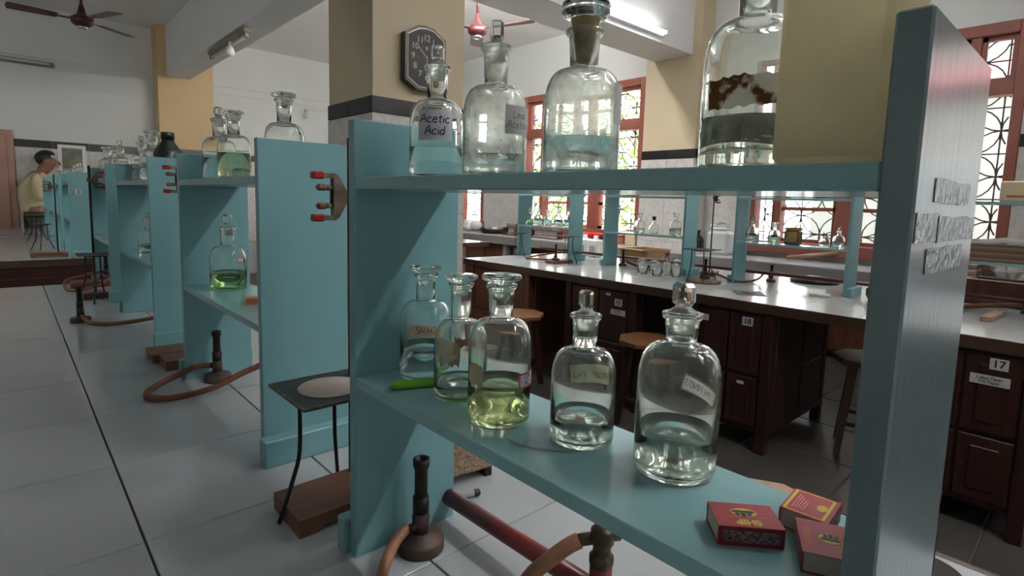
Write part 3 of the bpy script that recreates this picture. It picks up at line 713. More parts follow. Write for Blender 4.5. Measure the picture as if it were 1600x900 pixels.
def bottle(loc, lab, r=.0325, H=None, stop='disc', liq=None, lm=None, gm=None, seg=56, group=None, labels=(), neck=1.0, stm=None, ZN=None):
    s = r/.0325; v = (H/.136 if H else s)          # H: height of lip
    b = thing('reagent_bottle', lab, 'bottle', loc, 0, group); gm = gm or GL
    zl = .135*v; zn = ZN or .094*v; nr = .0118*s*neck; w = .0015*s; zs = zn-.030*s
    P = [(0, .002*s), (r*.55, .0008), (r*.9, 0), (r*.97, .0012*s), (r, .005*s), (r, zs*.5), (r, zs)]
    D8 = [(math.cos(i/9*PI/2)**.62, math.sin(i/9*PI/2)**1.0) for i in range(1, 9)]
    P += [(nr+(r-nr)*a, zs+(zn-zs)*b) for a, b in D8]
    P += [(nr+.0004*s, zn+.0006*s), (nr, zn+.004*s), (nr+.0008*s, zl-.012*s), (nr+.0014*s, zl-.006*s), (nr+.0034*s, zl-.0048*s), (nr+.0042*s, zl-.003*s), (nr+.0040*s, zl-.0008*s), (nr+.0026*s, zl)]
    ir = nr-.0015*s
    I = [(ir+.0022*s, zl), (ir+.0014*s, zl-.004*s), (ir, zl-.02*s), (ir, zn+.003*s)]
    I += [(ir+(r-w-ir)*a, zs+(zn-w-zs)*b) for a, b in D8[::-1]]
    I += [(r-w, zs), (r-w, .008*s), (r-w*2.5, .0045*s), (0, .0042*s)]
    MB().lathe(P+I, seg).build('glass_body', gm, b)
    if liq:
        LR = r-w+.0004; MB().lathe([(0,.0038*s),(r-w*2.6,.0041*s),(LR,.0078*s),(LR,liq-.0006),(LR-.0012,liq-.0014),(0,liq-.0016)], seg).build('liquid', lm or WATER, b)
    stm = stm or GL; pr = ir-.0004
    if stop:
        z0 = zl-.016*s
        if stop == 'cork':
            MB().lathe([(0,zl-.026*s),(.0065*s,zl-.025*s),(.0100*s,zl-.004*s),(.0112*s,zl+.003*s),(.0125*s,zl+.008*s),(0,zl+.008*s)], 24).build('stopper', CORK, b)
            MB().lathe([(0,zl+.0085*s),(.016*s,zl+.0085*s),(.0205*s,zl+.0125*s),(.0205*s,zl+.015*s),(.0185*s,zl+.0165*s),(.0205*s,zl+.018*s),(.0195*s,zl+.0215*s),(0,zl+.0215*s)],32).build('cap', GL, b)
        else:
            pl = [(0,z0),(pr*.92,z0),(pr,zl-.006*s),(pr+.0012*s,zl)]
            if stop == 'disc':
                D = .0205*s
                MB().lathe(pl+[(pr+.001*s,zl+.0022*s),(D*.9,zl+.0032*s),(D,zl+.0048*s),(D,zl+.0078*s),(D*.93,zl+.0094*s),(0,zl+.0098*s)], 36).build('stopper', GLE, b)
            else:
                MB().lathe(pl+[(pr*.9,zl+.002*s),(.0062*s,zl+.004*s),(.0058*s,zl+.0056*s),(0,zl+.0056*s)], 24).build('stopper', FROST, b)
                k = .0086*s
                MB().cbox(-k,k,-k*.8,k*.8,zl+.0052*s,zl+.0235*s,k*.34, rotz(.5+loc[0]*9)).build('stopper_knob', GLE, b)
    for L in labels:
        az = math.radians(L['az']); zc = L['z']; f = wrap(loc, r, az, zc, L.get('tilt', 0.0))
        o = patch(f, L['w'], L['h'], .0004, jag=L.get('jag', 0), seed=int(zc*1e5)).build('label', L.get('mat', PAPER), b)
        if 'border' in L:
            mbb = MB(); t = .0016
            for (u, vv, ww, hh) in ((0,L['h']/2-t/2,L['w'],t),(0,-L['h']/2+t/2,L['w'],t),(-L['w']/2+t/2,0,t,L['h']),(L['w']/2-t/2,0,t,L['h'])):
                for off in (.0006, .0002):
                    g2 = lambda a, c2, o2=0, u=u, vv=vv, off=off: f(a+u, c2+vv, off)
                    q = patch(g2, ww, hh, 0, 10, 1); mbb.add(q.v, q.f)
            mbb.build('label_border', L['border'], o)
        if L.get('text'):
            mb2 = MB()
            for off in ((.0006, .0002) if L.get('thru') else (.0006,)):
                pen_text(L['text'], L['th'], L.get('tw', .0011), L['w'], lambda a, c2, off=off: f(a+L.get('du',0), c2, off), mb=mb2)
            mb2.build('writing', L.get('ink', INK), o)
    return b
ZL, ZU = 1.0242, 1.2748
# lower shelf of the nearest rack
bottle((.390,.588,ZL), 'clear bottle with a tan label reading 5N, deepest on the lower near shelf', .0320, .135, 'disc', .040, WATER, ZN=.098,
       labels=(dict(az=2, z=.0655, w=.042, h=.0145, mat=PAPERY, text=['5N.H2'], th=.0085, ink=INKG),), stm=GL)
bottle((.3805,.501,ZL), 'clear bottle with torn beige label in front of the lime pen',   .0302, .134, 'disc', .0165, WATER, ZN=.090, gm=GLE,
       labels=(dict(az=-28, z=.058, w=.030, h=.030, mat=TORN2, jag=.12), dict(az=8, z=.0705, w=.022, h=.010, mat=worn_label('brown_torn_scrap',(.30,.15,.08),(.5,.4,.28),60), jag=.2)))
bottle((.372,.4215,ZL), 'bottle of yellow green liquid with a red bordered label on the lower near shelf', .0327, .1435, 'disc', .0395, YELL, ZN=.106, gm=GLE,
       labels=(dict(az=66, z=.0475, w=.034, h=.0155, border=PBORD, text=['CON','HCl'], th=.0050, tw=.0008, du=-.004), dict(az=-48, z=.052, w=.022, h=.020, mat=PALEP, jag=.15)))
bottle((.4015,.333,ZL), 'bottle with a faded label on its back, second from the matchboxes', .0308, .1235, 'knob', .0235, WATER, ZN=.089, gm=GLE,
       labels=(dict(az=165, z=.0565, w=.044, h=.020, mat=PALEP, text=['mur nu'], th=.011, ink=INKG, thru=True, tilt=-.10),))
bottle((.4175,.2415,ZL), 'bottle with a pink bordered label read from behind, beside the matchboxes', .0347, .1385, 'knob', .035, WATER, ZN=.110, gm=GLE,
       labels=(dict(az=143, z=.063, w=.040, h=.017, border=PINKB, text=['CON HNO3'], th=.0062, tw=.0006, ink=INKG, thru=True, tilt=.26),))
stain = ribbons([[(.3459,.376),(.3454,.3601),(.3509,.3434),(.3604,.3305),(.372,.3212)]], .003, lambda x, y: (x-.3142, y-.066, ZL+.0006-TH))
stain.build('dried_stain', mat('dried_stain',(.36,.46,.46),.5), bpy.data.objects['bottle_rack'])
# upper shelf
bottle((.385,.560,ZU), 'bottle labelled Acetic Acid on the upper near shelf', .0322, .1325, 'knob', .0365, WATER,
       labels=(dict(az=-4, z=.0595, w=.040, h=.034, mat=mat('white_label', (.62,.62,.66), .8), text=['Acetic','Acid'], th=.0098, tw=.0013),))
bottle((.385,.4535,ZU), 'dusty bottle with grey label beside the acetic acid bottle', .0335, .136, 'knob', .024, WATER, gm=GLD,
       labels=(dict(az=48, z=.057, w=.036, h=.029, mat=PAPERG, text=['Lead','Acetate'], th=.0072, tw=.0008, ink=INKG),))
bottle((.390,.3385,ZU), 'big dusty bottle with a tan rubber stopper on the upper near shelf', .0345, .130, 'cork', .034, WATER, ZN=.094, gm=GLD,
       labels=(dict(az=76, z=.062, w=.030, h=.034, mat=PAPERG),))
bottle((.412,.1935,ZU), 'largest bottle with torn brown label beside the cream can', .0350, .160, 'disc', .041, PALEY, gm=GLE,
       labels=(dict(az=-14, z=.0555, w=.050, h=.0215, mat=TORN, jag=.06, tilt=.05),))
# cream plastic can between that bottle and the near panel
cn = thing('plastic_can', 'cream plastic can squeezed against the near rack panel', 'can', (.354,.1105,ZU))
MB().cbox(-.034,.034,-.027,.027,0,.135,.0035).build('body', CANP, cn)
MB().lathe([(.026,.134),(.024,.142),(.014,.152),(.013,.163),(0,.163)],24).build('neck', CANP, cn); MB().lathe([(0,.162),(.0155,.162),(.0155,.178),(.014,.18),(0,.18)],24).build('cap', REDPL if False else WHITEP, cn)
# second rack
bottle((.386,1.425,ZL), 'bottle half full of green liquid on the second rack lower shelf', .0400, .150, 'knob', .040, GREENL,
       labels=(dict(az=40, z=.072, w=.020, h=.012, border=PBORD),))
ZB = 1.2823
bottle((.388,1.478,ZB), 'stoppered bottle of clear liquid at the far end of the second rack', .0368, .147, 'knob', .052, WATER, seg=40)
bottle((.380,1.334,ZB), 'bottle of yellow green liquid with flat stopper on the second rack', .0340, .140, 'disc', .058, YELL, seg=40)
bottle((.386,1.05,ZB), 'empty looking bottle with flat stopper behind the second rack panel top', .0345, .1435, 'disc', .02, WATER, seg=40)
ZCc = 1.2863
bottle((.386,2.27,ZCc), 'wide bottle with flat glass stopper on the third rack top', .041, .160, 'disc', .045, WATER, seg=32)
bk = thing('plastic_bottle', 'dark green plastic bottle on top of the third rack', 'bottle', (.386, 2.03, ZCc))
MB().lathe([(0,0),(.036,0),(.040,.004),(.040,.085),(.036,.095),(.017,.122),(.0165,.127),(0,.127)],32).build('body', DGREEN, bk)
MB().lathe([(0,.1275),(.0185,.1275),(.0185,.147),(.017,.149),(0,.149)],24).build('cap', BLACK, bk)
bottle((.380,2.39,1.0283), 'slim bottle on the lower shelf of the third rack', .032, .125, 'knob', .03, WATER, seg=32)
bottle((.392,2.53,ZCc), 'bottle with knob stopper standing against the far panel of third rack', .034, .15, 'knob', .05, WATER, seg=32)
ZD = 1.2943
bottle((.386,2.99,ZD), 'nearest stoppered bottle on the fourth rack top', .036, .15, 'knob', .05, WATER, seg=32)
bottle((.39,3.22,ZD), 'middle bottle with flat stopper on the fourth rack top', .036, .15, 'disc', .05, WATER, seg=32)
bottle((.386,3.42,ZD), 'milky bottle at the far end of the fourth rack top', .037, .16, 'disc', .06, WATER, seg=32, gm=GLD)
bottle((.386,3.22,1.0303), 'small bottle on the lower shelf of the fourth rack', .033, .13, 'knob', .04, WATER, seg=32)
for k, (y, st) in enumerate(((4.95,'knob'),(5.07,'disc'),(5.18,'knob'),(5.30,'disc'),(5.40,'knob'))):
    bottle((.40+.012*(k%2),y,1.3003), 'small stoppered bottle on the numbered far rack, %s' % ('nearest of five','second of five','third of five','fourth of five','farthest of five')[k], .031, .115, st, .035, WATER, seg=20)
for k, y in enumerate((5.9,6.1,6.9,7.1)):
    bottle((.40,y,1.3003), 'small bottle far back on the left bench racks, %s' % ('first in line','second in line','third in line','last in line')[k], .031, .115, 'disc', .035, WATER, seg=16)
# island racks bottles
def small_bottles(rows, z, seg=20):
    for (x, y, r, H, st, lq, lm, lab, lb) in rows:
        bottle((x, y, z), lab, r, H, st, lq, lm, seg=seg, labels=lb)
bl = (dict(az=0, z=.05, w=.04, h=.012, mat=MBLK),)
small_bottles([
 (3.455,3.56,.036,.13,'knob',.05,GREENL,'bottle of green liquid at the left end of the island left rack',()),
 (3.455,3.45,.037,.13,'disc',.06,WATER,'second bottle with dark band on the island left rack',bl),
 (3.455,3.34,.037,.125,'disc',.05,WATER,'middle bottle on the island left rack',()),
 (3.455,3.21,.037,.13,'disc',.06,WATER,'fourth bottle with dark band on the island left rack',bl),
 (3.455,3.10,.034,.145,'knob',.06,WATER,'tallest bottle at the right end of the island left rack',bl)], 1.0523)
small_bottles([
 (3.46,2.40,.040,.135,'disc',.03,WATER,'wide bottle with flat stopper on the island middle rack',()),
 (3.46,2.10,.040,.15,'disc',.05,PALEY,'hazy bottle at the right end of the island middle rack',())], 1.0453)
f = thing('round_flask', 'small round flask lying on the island middle rack', 'flask', (3.45,2.27,1.0455))
MB().lathe([(0,0),(.03,.006),(.042,.035),(.03,.065),(.014,.078),(.012,.11),(.015,.115),(.013,.115),(.01,.11),(.012,.078),(.028,.063),(.04,.035),(.028,.008),(0,.003)],24).build('glass_body', GL, f)
MB().lathe([(0,.10),(.009,.10),(.011,.116),(.016,.12),(.016,.128),(0,.128)],16).build('stopper', BLACKM, f)
small_bottles([
 (3.46,1.555,.040,.135,'knob',.05,WATER,'bottle with a dark band at the left of the right island rack',bl),
 (3.46,1.42,.036,.12,'disc',.04,PALEY,'bottle with dark band next to the amber jar',bl),
 (3.46,1.065,.032,.10,'knob',.03,WATER,'little bottle with black stopper at the right end of the rack',())], 1.0403)
f = thing('round_flask', 'little round flask beside the right rack post', 'flask', (3.44,1.13,1.0405))
MB().lathe([(0,0),(.022,.004),(.032,.028),(.022,.052),(.011,.06),(.010,.08),(.008,.08),(.009,.06),(.02,.05),(.030,.028),(.02,.006),(0,.003)],20).build('glass_body', GL, f)
MB().lathe([(0,.07),(.0075,.07),(.0078,.081),(.012,.082),(.012,.088),(0,.088)],16).build('stopper', FROST, f)
j = thing('amber_jar', 'square amber jar with a brown lid before the right window', 'jar', (3.46,1.31,1.0405))
MB().cbox(-.035,.035,-.042,.042,0,.088,.008).build('body', mat('amber_glass',(.16,.10,.02),.15,trans=.4), j); MB().cbox(-.034,.034,-.041,.041,.0885,.104,.005).build('lid', CARDB, j)
MB().box(-.0365,-.0352,-.03,.03,.02,.05).build('label', PALEP, j)

# ------------------------------------------------------------------ matchboxes and pen
def matchbox(loc, rz, lab, l=.0435, w=.0300, h=.0140, style=0, tilt=0):
    m = thing('matchbox', lab, 'matchbox', loc, rz)        # long axis local X, striker on +-Y, tray ends on +-X
    t = .0007
    sl = MB().box(-l/2,l/2,-w/2,w/2,h-t,h).box(-l/2,l/2,-w/2,w/2,0,t).box(-l/2,l/2,-w/2,-w/2+t,t,h-t).box(-l/2,l/2,w/2-t,w/2,t,h-t)
    sl = sl.build('sleeve', MRED, m)
    MB().box(-l/2+.0006,l/2-.0006,-w/2+.001,w/2-.001,.001,h-.0011).build('tray', MCARD, m)
    for s in (-1,1):
        st = MB().box(-l/2+.0005,l/2-.0005,s*w/2-.0002,s*w/2+.0002,.0006,h-.0006).build('side_strip', MRED2, m)
        MB().box(-l/2+.003,l/2-.003,s*(w/2+.0002)-.0001,s*(w/2+.0002)+.0001,.003,h-.003).build('striker', STRIK, st)
    zf = h+.0002; F = lambda u, v: (u, v, zf)
    if style == 2:
        mb = MB()
        for (a,b,c,d) in ((-l/2+.0015,-l/2+.004,-w/2+.001,w/2-.001),(l/2-.0055,l/2-.003,-w/2+.001,w/2-.001),(-l/2+.004,l/2-.0055,-w/2+.001,-w/2+.002),(-l/2+.004,l/2-.0055,w/2-.002,w/2-.001)):
            mb.add([(a,c,zf),(b,c,zf),(b,d,zf),(a,d,zf)],[(0,1,2,3)])
        mb.add([(.009+.0042*math.cos(q*PI/12), .0042*math.sin(q*PI/12), zf) for q in range(24)], [tuple(range(24))])
        mb.build('print', MYEL, sl)
        ln = MB()
        for k in range(5):
            x = -l/2+.007+k*.0022; ln.add([(x,-.010,zf),(x+.0006,-.010,zf),(x+.0006,.010-.002*k,zf),(x,.010-.002*k,zf)],[(0,1,2,3)])
        ln.build('small_print', mat('faded_print',(.75,.35,.30),.6), sl)
        for ch in sl.children:
            for v in ch.data.vertices: v.co = (v.co.y*1.18, -v.co.x*.82, v.co.z)
    else:
        mb = MB()
        cx, cy = (.0, -.003) if style == 0 else (.004,.0)
        n = 28; mb.add([(cx+.0088*math.cos(2*PI*q/n), cy+.0052*math.sin(2*PI*q/n), zf) for q in range(n)], [tuple(range(n))])
        if style == 0: print_text('SHIP', .0085, lambda u,v: (u, v+.0088, zf), .05, mb)
        ln = [(-.014,.014,.0026,.0029)] if style == 0 else [(.012,.0125,-.01,.01)]
        for (a,b,c,d) in ln: mb.add([(a,c,zf),(b,c,zf),(b,d,zf),(a,d,zf)],[(0,1,2,3)])
        mb.build('print', MYEL, sl)
        sh = MB(); z2 = zf+.0001
        def sp(p): return [(cx+.0009+a*1.0, cy+b, z2) for a, b in p]
        for p in ([(-.0075,-.0022),(.0062,-.0022),(.0076,.0006),(-.0085,.0006)], [(-.0060,.0009),(-.0024,.0009),(-.0024,.0046),(-.0050,.0046)], [(-.0018,.0009),(.0018,.0009),(.0016,.0056),(-.0016,.0056)], [(.0024,.0009),(.0058,.0009),(.0048,.0042),(.0024,.0042)]):
            sh.add(sp(p), [(0,1,2,3)])
        sh.build('ship_emblem', MBLK, sl)
        if style == 1:
            l2 = MB()
            for k in range(3): l2.add([(-.0155+k*.002,-.010,zf),(-.0148+k*.002,-.010,zf),(-.0148+k*.002,.010,zf),(-.0155+k*.002,.010,zf)],[(0,1,2,3)])
            l2.build('small_print', mat('orange_print',(.65,.15,.06),.6), sl)
            for ch in sl.children:      # this one is printed across the box
                for v in ch.data.vertices: v.co = (v.co.y*1.0, -v.co.x*.78, v.co.z)
    return m
matchbox((.3685,.1560,ZL), -.835+PI, 'red matchbox reading SHIP, front left of the three by the panel')
matchbox((.4190,.1310,ZL), .08, 'matchbox with yellow bordered back, behind the other two matchboxes', style=2, l=.0375, w=.0310)
matchbox((.3820,.1095,ZL), .46, 'red matchbox partly hidden by the near rack panel', style=1, l=.041, w=.030)
mb_ = thing('matchbox', 'small orange matchbox beside the green liquid bottle', 'matchbox', (.379,1.205,ZL), -.3)
MB().box(-.02,.02,-.015,.015,.012,.0125).box(-.02,.02,-.015,.015,0,.0005).box(-.02,.02,-.015,-.0145,.0005,.012).box(-.02,.02,.0145,.015,.0005,.012).build('sleeve', MORG, mb_)
MB().box(-.0195,.0195,-.0143,.0143,.0008,.0117).build('tray', MCARD, mb_)
pn = thing('marker_pen', 'lime green marker pen lying behind the bottles', 'pen', (.375,.545,ZL+.0052), math.atan2(-.046,.110))
MB().lathe([(0,-.052),(.0042,-.0505),(.005,-.047),(.005,0),(.0052,.0)],16, M=Matrix.Rotation(PI/2,4,'Y')).build('cap', LIME, pn)
MB().lathe([(.0048,0),(.0048,.05),(.0040,.054),(0,.055)],16, M=Matrix.Rotation(PI/2,4,'Y')).build('barrel', LIME, pn)
pn = thing('marker_pen', 'white marker with black cap on the bench behind the red pipe', 'pen', (.505,.664,TH+.0058), math.atan2(-.011,.028))
MB().lathe([(0,-.07),(.0055,-.068),(.0055,.0),],16, M=Matrix.Rotation(PI/2,4,'Y')).build('barrel', WHITEP, pn)
MB().lathe([(.0056,0),(.0056,.026)],16, M=Matrix.Rotation(PI/2,4,'Y')).build('print_band', PAPERG, pn)
MB().lathe([(.0056,.026),(.0058,.034),(.005,.036),(0,.036)],16, M=Matrix.Rotation(PI/2,4,'Y')).build('cap', BLACK, pn)

# ------------------------------------------------------------------ burners, hoses, pipe
def burner(loc, lab, inlet, h=.127, R=.031, mt=RUST):
    b = thing('bunsen_burner', lab, 'burner', loc); bm = BLACKM
    MB().lathe([(0,0),(R,0),(R*1.02,.003),(R*1.02,.013),(R*.95,.017),(R*.45,.0185),(.013,.024),(.0,.024)],36).build('base', mt, b)
    MB().lathe([(0,.022),(.0115,.022),(.0115,.048),(.0095,.050),(.0095,.052),(0,.052)],20).build('stem', mt, b)
    MB().lathe([(0,.052),(.0108,.052),(.0108,.074),(0,.074)],20).build('air_collar', bm, b)
    MB().lathe([(.0088,.074),(.0086,h-.014),(.0098,h-.013),(.0110,h-.010),(.0110,h),(.0085,h),(.007,h-.012),(.0068,.076)],24).build('barrel', bm, b)
    d = Vector(inlet).normalized()
    MB().tube([Vector((0,0,.036)), Vector((0,0,.036))+d*.02], .0058, 10).build('gas_inlet', bm, b)
    return b
def hose(pts, lab, r=.0068, mt=HOSE):
    o = MB().tube(smooth_path(pts, 7), r, 12).build('rubber_hose', mt); return tag(o, lab, 'hose')
Z = TH
burner((.392,.597,Z), 'black bunsen burner standing under the nearest rack', (-1,-.12,-.05))
hose([(.372,.600,Z+.035),(.350,.592,Z+.028),(.325,.573,Z+.018),(.300,.545,Z+.010),(.280,.50,Z+.0075),(.27,.44,Z+.0075)], 'brown hose on the burner under the nearest rack', .0072, HOSEO)
pp = thing('gas_pipe', 'red painted gas pipe with a brass tap under the nearest rack', 'pipe', (0,0,0))
MB().tube([(.462,.630,.814),(.462,.50,.818),(.462,.352,.823)], .0115, 16).build('pipe_run', PIPER, pp)
MB().tube([(.462,.347,.812),(.462,.347,.862)], .0125, 16).build('riser', PIPER, pp)
MB().lathe([(0,.888),(.0125,.888),(.0135,.891),(.0135,.898),(.010,.900),(.010,.912),(.013,.914),(.013,.928),(.009,.932),(0,.932)],18,(.462,.347,-.030)).build('tap_body', BRASS, pp)
MB().tube([(.462,.347,.890),(.446,.362,.886),(.440,.368,.883)], .0068, 12).build('tap_nozzle', BRASS, pp)
MB().tube([(.462,.347,.893),(.478,.337,.893)], .0085, 10).build('tap_plug', BRASS, pp)
MB().cbox(.467,.500,.328,.338,.896,.904,.002).build('tap_handle', BRASS, pp)
hose([(.444,.364,.885),(.434,.372,.878),(.420,.385,.862),(.405,.40,.84),(.392,.405,.815),(.38,.395,.796),(.36,.36,.790),(.33,.30,.789)], 'orange brown hose hanging from the brass gas tap', .0085, HOSEO)
burner((.375,1.505,Z), 'bunsen burner with looped hose under the second rack', (-.6,.8,0))
hose([(.365,1.518,.817),(.335,1.535,.815),(.29,1.535,.800),(.245,1.515,.790),(.218,1.475,.788),(.222,1.435,.788),(.26,1.40,.790),(.33,1.385,.800),(.40,1.37,.83),(.45,1.35,.85),(.49,1.33,.86)], 'brown hose looping on the bench under the second rack', .0072)
burner((.178,2.48,Z), 'bunsen burner at the bench front by the third rack', (.3,-1,-.3))
hose([(.182,2.455,.806),(.19,2.43,.792),(.21,2.38,.788),(.26,2.33,.79),(.33,2.29,.80),(.40,2.27,.812),(.47,2.27,.815)], 'brown hose trailing from the third burner towards the rack', .0072)
burner((.36,3.43,Z+.028), 'bunsen burner at the far end of the foreground bench', (-1,0,0))
hose([(.34,3.43,.845),(.28,3.45,.83),(.20,3.40,.815),(.19,3.30,.788),(.23,3.22,.788),(.30,3.25,.80),(.37,3.33,.822)], 'brown hose coiled at the far end of the foreground bench', .0072)
burner((.842,.128,Z), 'black burner on the bench right of the near panel', (1,0,0), R=.047, mt=BLACKM)
# granite slab and wooden stand bases
g = thing('stone_slab', 'speckled brown stone slab with folded metal feet on the bench', 'slab', (.545,.745,Z), -.12)
MB().cbox(-.06,.06,-.052,.075,.017,.0225,.0015).build('top', GRAN, g); MB().box(.045,.058,-.048,.07,0,.017).build('foot', BLACKM, g); MB().box(-.058,-.045,-.048,.07,0,.017).build('foot', BLACKM, g)
def clamp_parts(t, M):      # E-shaped burette clamp in local XZ plane pointing -X; hub at origin
    MB().prism([(-.034,-.042),(-.012,-.042),(-.005,-.036),(.012,-.006),(.012,.006),(-.005,.036),(-.012,.042),(-.034,.042),(-.034,.033),(-.016,.033),(-.016,-.033),(-.034,-.033)], -.007, .007, 'y', M=M).build('clamp_body', STEEL, t)
    for s in (-1,1):
        MB().cbox(-.053,-.034,-.009,.009,s*.0375-.0065,s*.0375+.0065,.002, M).build('rubber_tip', REDP, t)
        MB().tube([M @ Vector((-.016,0,s*.016)), M @ Vector((-.028,0,s*.016))], .004, 8).build('inner_arm', STEEL, t)
        MB().cbox(-.045,-.027,-.007,.007,s*.0165-.006,s*.0165+.006,.004, M).build('cork_pad', CORKP, t)
    MB().tube([M @ Vector((-.018,0,-.02)), M @ Vector((-.018,0,.02))], .0018, 6).build('spring', BLACKM, t)
    MB().cbox(.010,.028,-.010,.010,-.010,.010,.002, M).build('boss', STEEL, t)
def stand(loc, lab, base, rodxy, h, clampz, rz=0.0, cdir=0.0, rot=0.0, cl=True, bh=.026):
    t = thing('retort_stand', lab, 'stand', loc, rz); (x0,x1,y0,y1) = base
    nt = .012
    pf = [(x0,.0),(x0+.028,0),(x0+.036,.009),(x1-.036,.009),(x1-.028,0),(x1,0),(x1,bh),(x0,bh)]
    MB().prism(pf, y0, y1, 'y').build('base', STW, t)
    MB().tube([(rodxy[0],rodxy[1],bh),(rodxy[0],rodxy[1],h)], .0048, 10).build('rod', BLACKM, t)
    if cl:
        M = Matrix.Translation((rodxy[0], rodxy[1], clampz)) @ Matrix.Rotation(cdir,4,'Z') @ Matrix.Rotation(rot,4,'Y') @ Matrix.Scale(.84,4) @ Matrix.Translation((-.019,0,0))
        clamp_parts(t, M)
    return t
# stand between first and second racks (rod hidden behind the rack), its clamp pokes out to the left
stand((.275,.718,Z), 'retort stand with red tipped clamp and wooden base behind the nearest rack', (0,.20,0,.10), (.121,.09), .56, .470, 0, .0, 0)
stand((.30,1.655,Z), 'retort stand with wooden base and clamp behind the second rack', (-.01,.17,0,.09), (.075,.075), .55, .505, 0, 0)
bsx = thing('plank', 'worn wooden stand base lying before the third rack panel', 'board', (.295,1.79,Z))
MB().cbox(-.02,.15,-.04,.06,.008,.026,.003).build('board', STW, bsx); MB().box(-.018,.012,-.038,.058,0,.009).build('foot', STW, bsx); MB().box(.115,.148,-.038,.058,0,.009).build('foot', STW, bsx)
stand((.255,3.03,Z), 'tall retort stand with a clamp before the fourth rack', (-.04,.05,-.06,.0), (.012,-.03), .575, .515, .2, PI+.2, 0)
bo = tag(MB().cbox(-.10,.12,-.06,.06,0,.027,.003).build('wooden_board', STW, None, (.31,3.40,Z)), 'wooden board under the burner at the far bench end', 'board')
stand((.20,5.06,Z), 'black retort stand with open clamp at the front of the far left bench', (-.09,.11,-.06,.06), (.062,.03), .575, .49, 0, -.2, 0)
# tripods
def tripod(loc, lab, h, half, legs, plate='square', disc=None, rz=0.0):
    t = thing('tripod', lab, 'tripod', loc, rz)
    R = half*.72
    ring = [(R*math.cos(a*PI/8), R*math.sin(a*PI/8), h-.006) for a in range(17)]
    MB().tube(ring, .0028, 6, False).build('ring', BLACKM, t)
    for k, (lx, ly) in enumerate(legs):
        d = Vector((lx, ly, 0)); d = d.normalized()*R
        MB().tube(smooth_path([(d.x,d.y,h-.006),(d.x*1.02,d.y*1.02,h*.55),(d.x+(lx-d.x)*.35,d.y+(ly-d.y)*.35,h*.33),(lx,ly,0.002)],4), .0032, 8).build('leg', BLACKM, t)
    g = MB().cbox(-half,half,-half,half,h-.002,h+.0006,.0005).build('gauze', GAUZE, t)
    fr = MB()
    for s in (-1,1): fr.box(-half,half,s*half-.002,s*half+.002,h-.0025,h+.0012); fr.box(s*half-.002,s*half+.002,-half,half,h-.0025,h+.0012)
    fr.build('gauze_rim', STEEL, t)
    if disc: MB().lathe([(0,h+.0006),(disc,h+.0006),(disc*.97,h+.0022),(0,h+.0025)],32).build('gauze_disc', ASBES, t)
    return t
tripod((.346,.774,Z), 'black tripod with gauze and pale round disc over the wooden stand base', .186, .066, [(-.080,-.003),(.045,.075),(.045,-.065)], disc=.047)
tripod((.27,2.93,Z), 'black tripod at the bench front beside the fourth rack', .20, .060, [(-.02,-.105),(.035,.06),(-.06,.06)])
tripod((3.345,3.565,Z), 'black tripod at the left end of the island bench', .20, .055, [(-.055,.04),(-.02,-.09),(.06,.05)])
tripod((3.255,2.93,Z), 'black tripod over a burner near the island left rack', .215, .075, [(-.06,-.085),(.03,-.092),(.075,.105)])
tripod((3.20,1.745,Z+.0142), 'black tripod on a cork mat before the island middle rack', .194, .085, [(-.03,.07),(-.05,-.04),(.10,-.05)])
for k,(x,y) in enumerate(((.20,5.62),(.2,6.55),(.2,7.5))):
    tripod((x,y,Z), ('first','second','third')[k]+' small black tripod along the far left bench', .20, .055, [(-.07,.05),(-.02,-.09),(.07,.05)])
tag(MB().lathe([(0,0),(.105,0),(.11,.006),(.105,.014),(0,.014)],24).build('cork_mat', CORKB, None, (3.24,1.745,Z)), 'brown cork mat under the tripod on the island bench', 'mat')
burner((3.30,1.77,Z+.0142), 'burner standing on the cork mat of the island bench', (.3,-1,0))
hose([(3.31,1.745,.832),(3.34,1.70,.825),(3.40,1.63,.79),(3.47,1.57,.787),(3.55,1.54,.80),(3.60,1.525,.835),(3.615,1.52,.85)], 'hose running from the cork mat burner to a gas tap')
burner((3.655,1.50,Z), 'small black gas tap burner behind the right island rack', (-1,.3,.1), h=.11, R=.028)
b = tag(MB().cbox(-.06,.16,-.05,.05,0,.022,.003).build('wooden_board', STW, None, (3.17,2.97,Z)), 'wooden board under the burner on the island left part', 'board')
burner((3.18,2.97,Z+.0222), 'black burner on the wooden board of the island bench', (.6,.8,0))
hose([(3.195,2.99,.838),(3.22,3.05,.80),(3.23,3.20,.788),(3.20,3.30,.788),(3.22,3.33,.79),(3.34,3.24,.82),(3.42,3.12,.84),(3.5,2.93,.85)], 'hose curling beside the board on the island bench')
burner((3.52,2.575,Z), 'black burner behind the middle rack post of the island', (.3,-1,-.1))
hose([(3.53,2.55,.813),(3.56,2.48,.792),(3.60,2.40,.7905),(3.68,2.34,.80),(3.80,2.36,.83),(3.90,2.42,.845)], 'dark hose sagging behind the empty jars', .0085, mat('dark_hose',(.035,.02,.02),.5))
tp = thing('gas_tap', 'black gas tap behind the empty jars on the island', 'tap', (3.94,2.45,Z))
MB().tube([(0,0,0),(0,0,.085)], .012, 10).build('riser', BLACKM, tp); MB().tube([(-.03,-.02,.065),(.04,.03,.065)], .009, 8).build('nozzle', BLACKM, tp); MB().cbox(-.03,.03,-.006,.006,.086,.096,.002).build('handle', BLACKM, tp)
tag(MB().tube([(3.60,-.2,.84),(3.60,3.55,.84)], .012, 8).build('gas_pipe', PIPER, None), 'dark red gas pipe running along the island racks', 'pipe')
# island: retort stand rod
stand((3.60,1.90,Z), 'tall thin retort stand beside the island middle rack', (-.06,.08,-.05,.05), (0,0), .60, .535, .3, .9, 0)
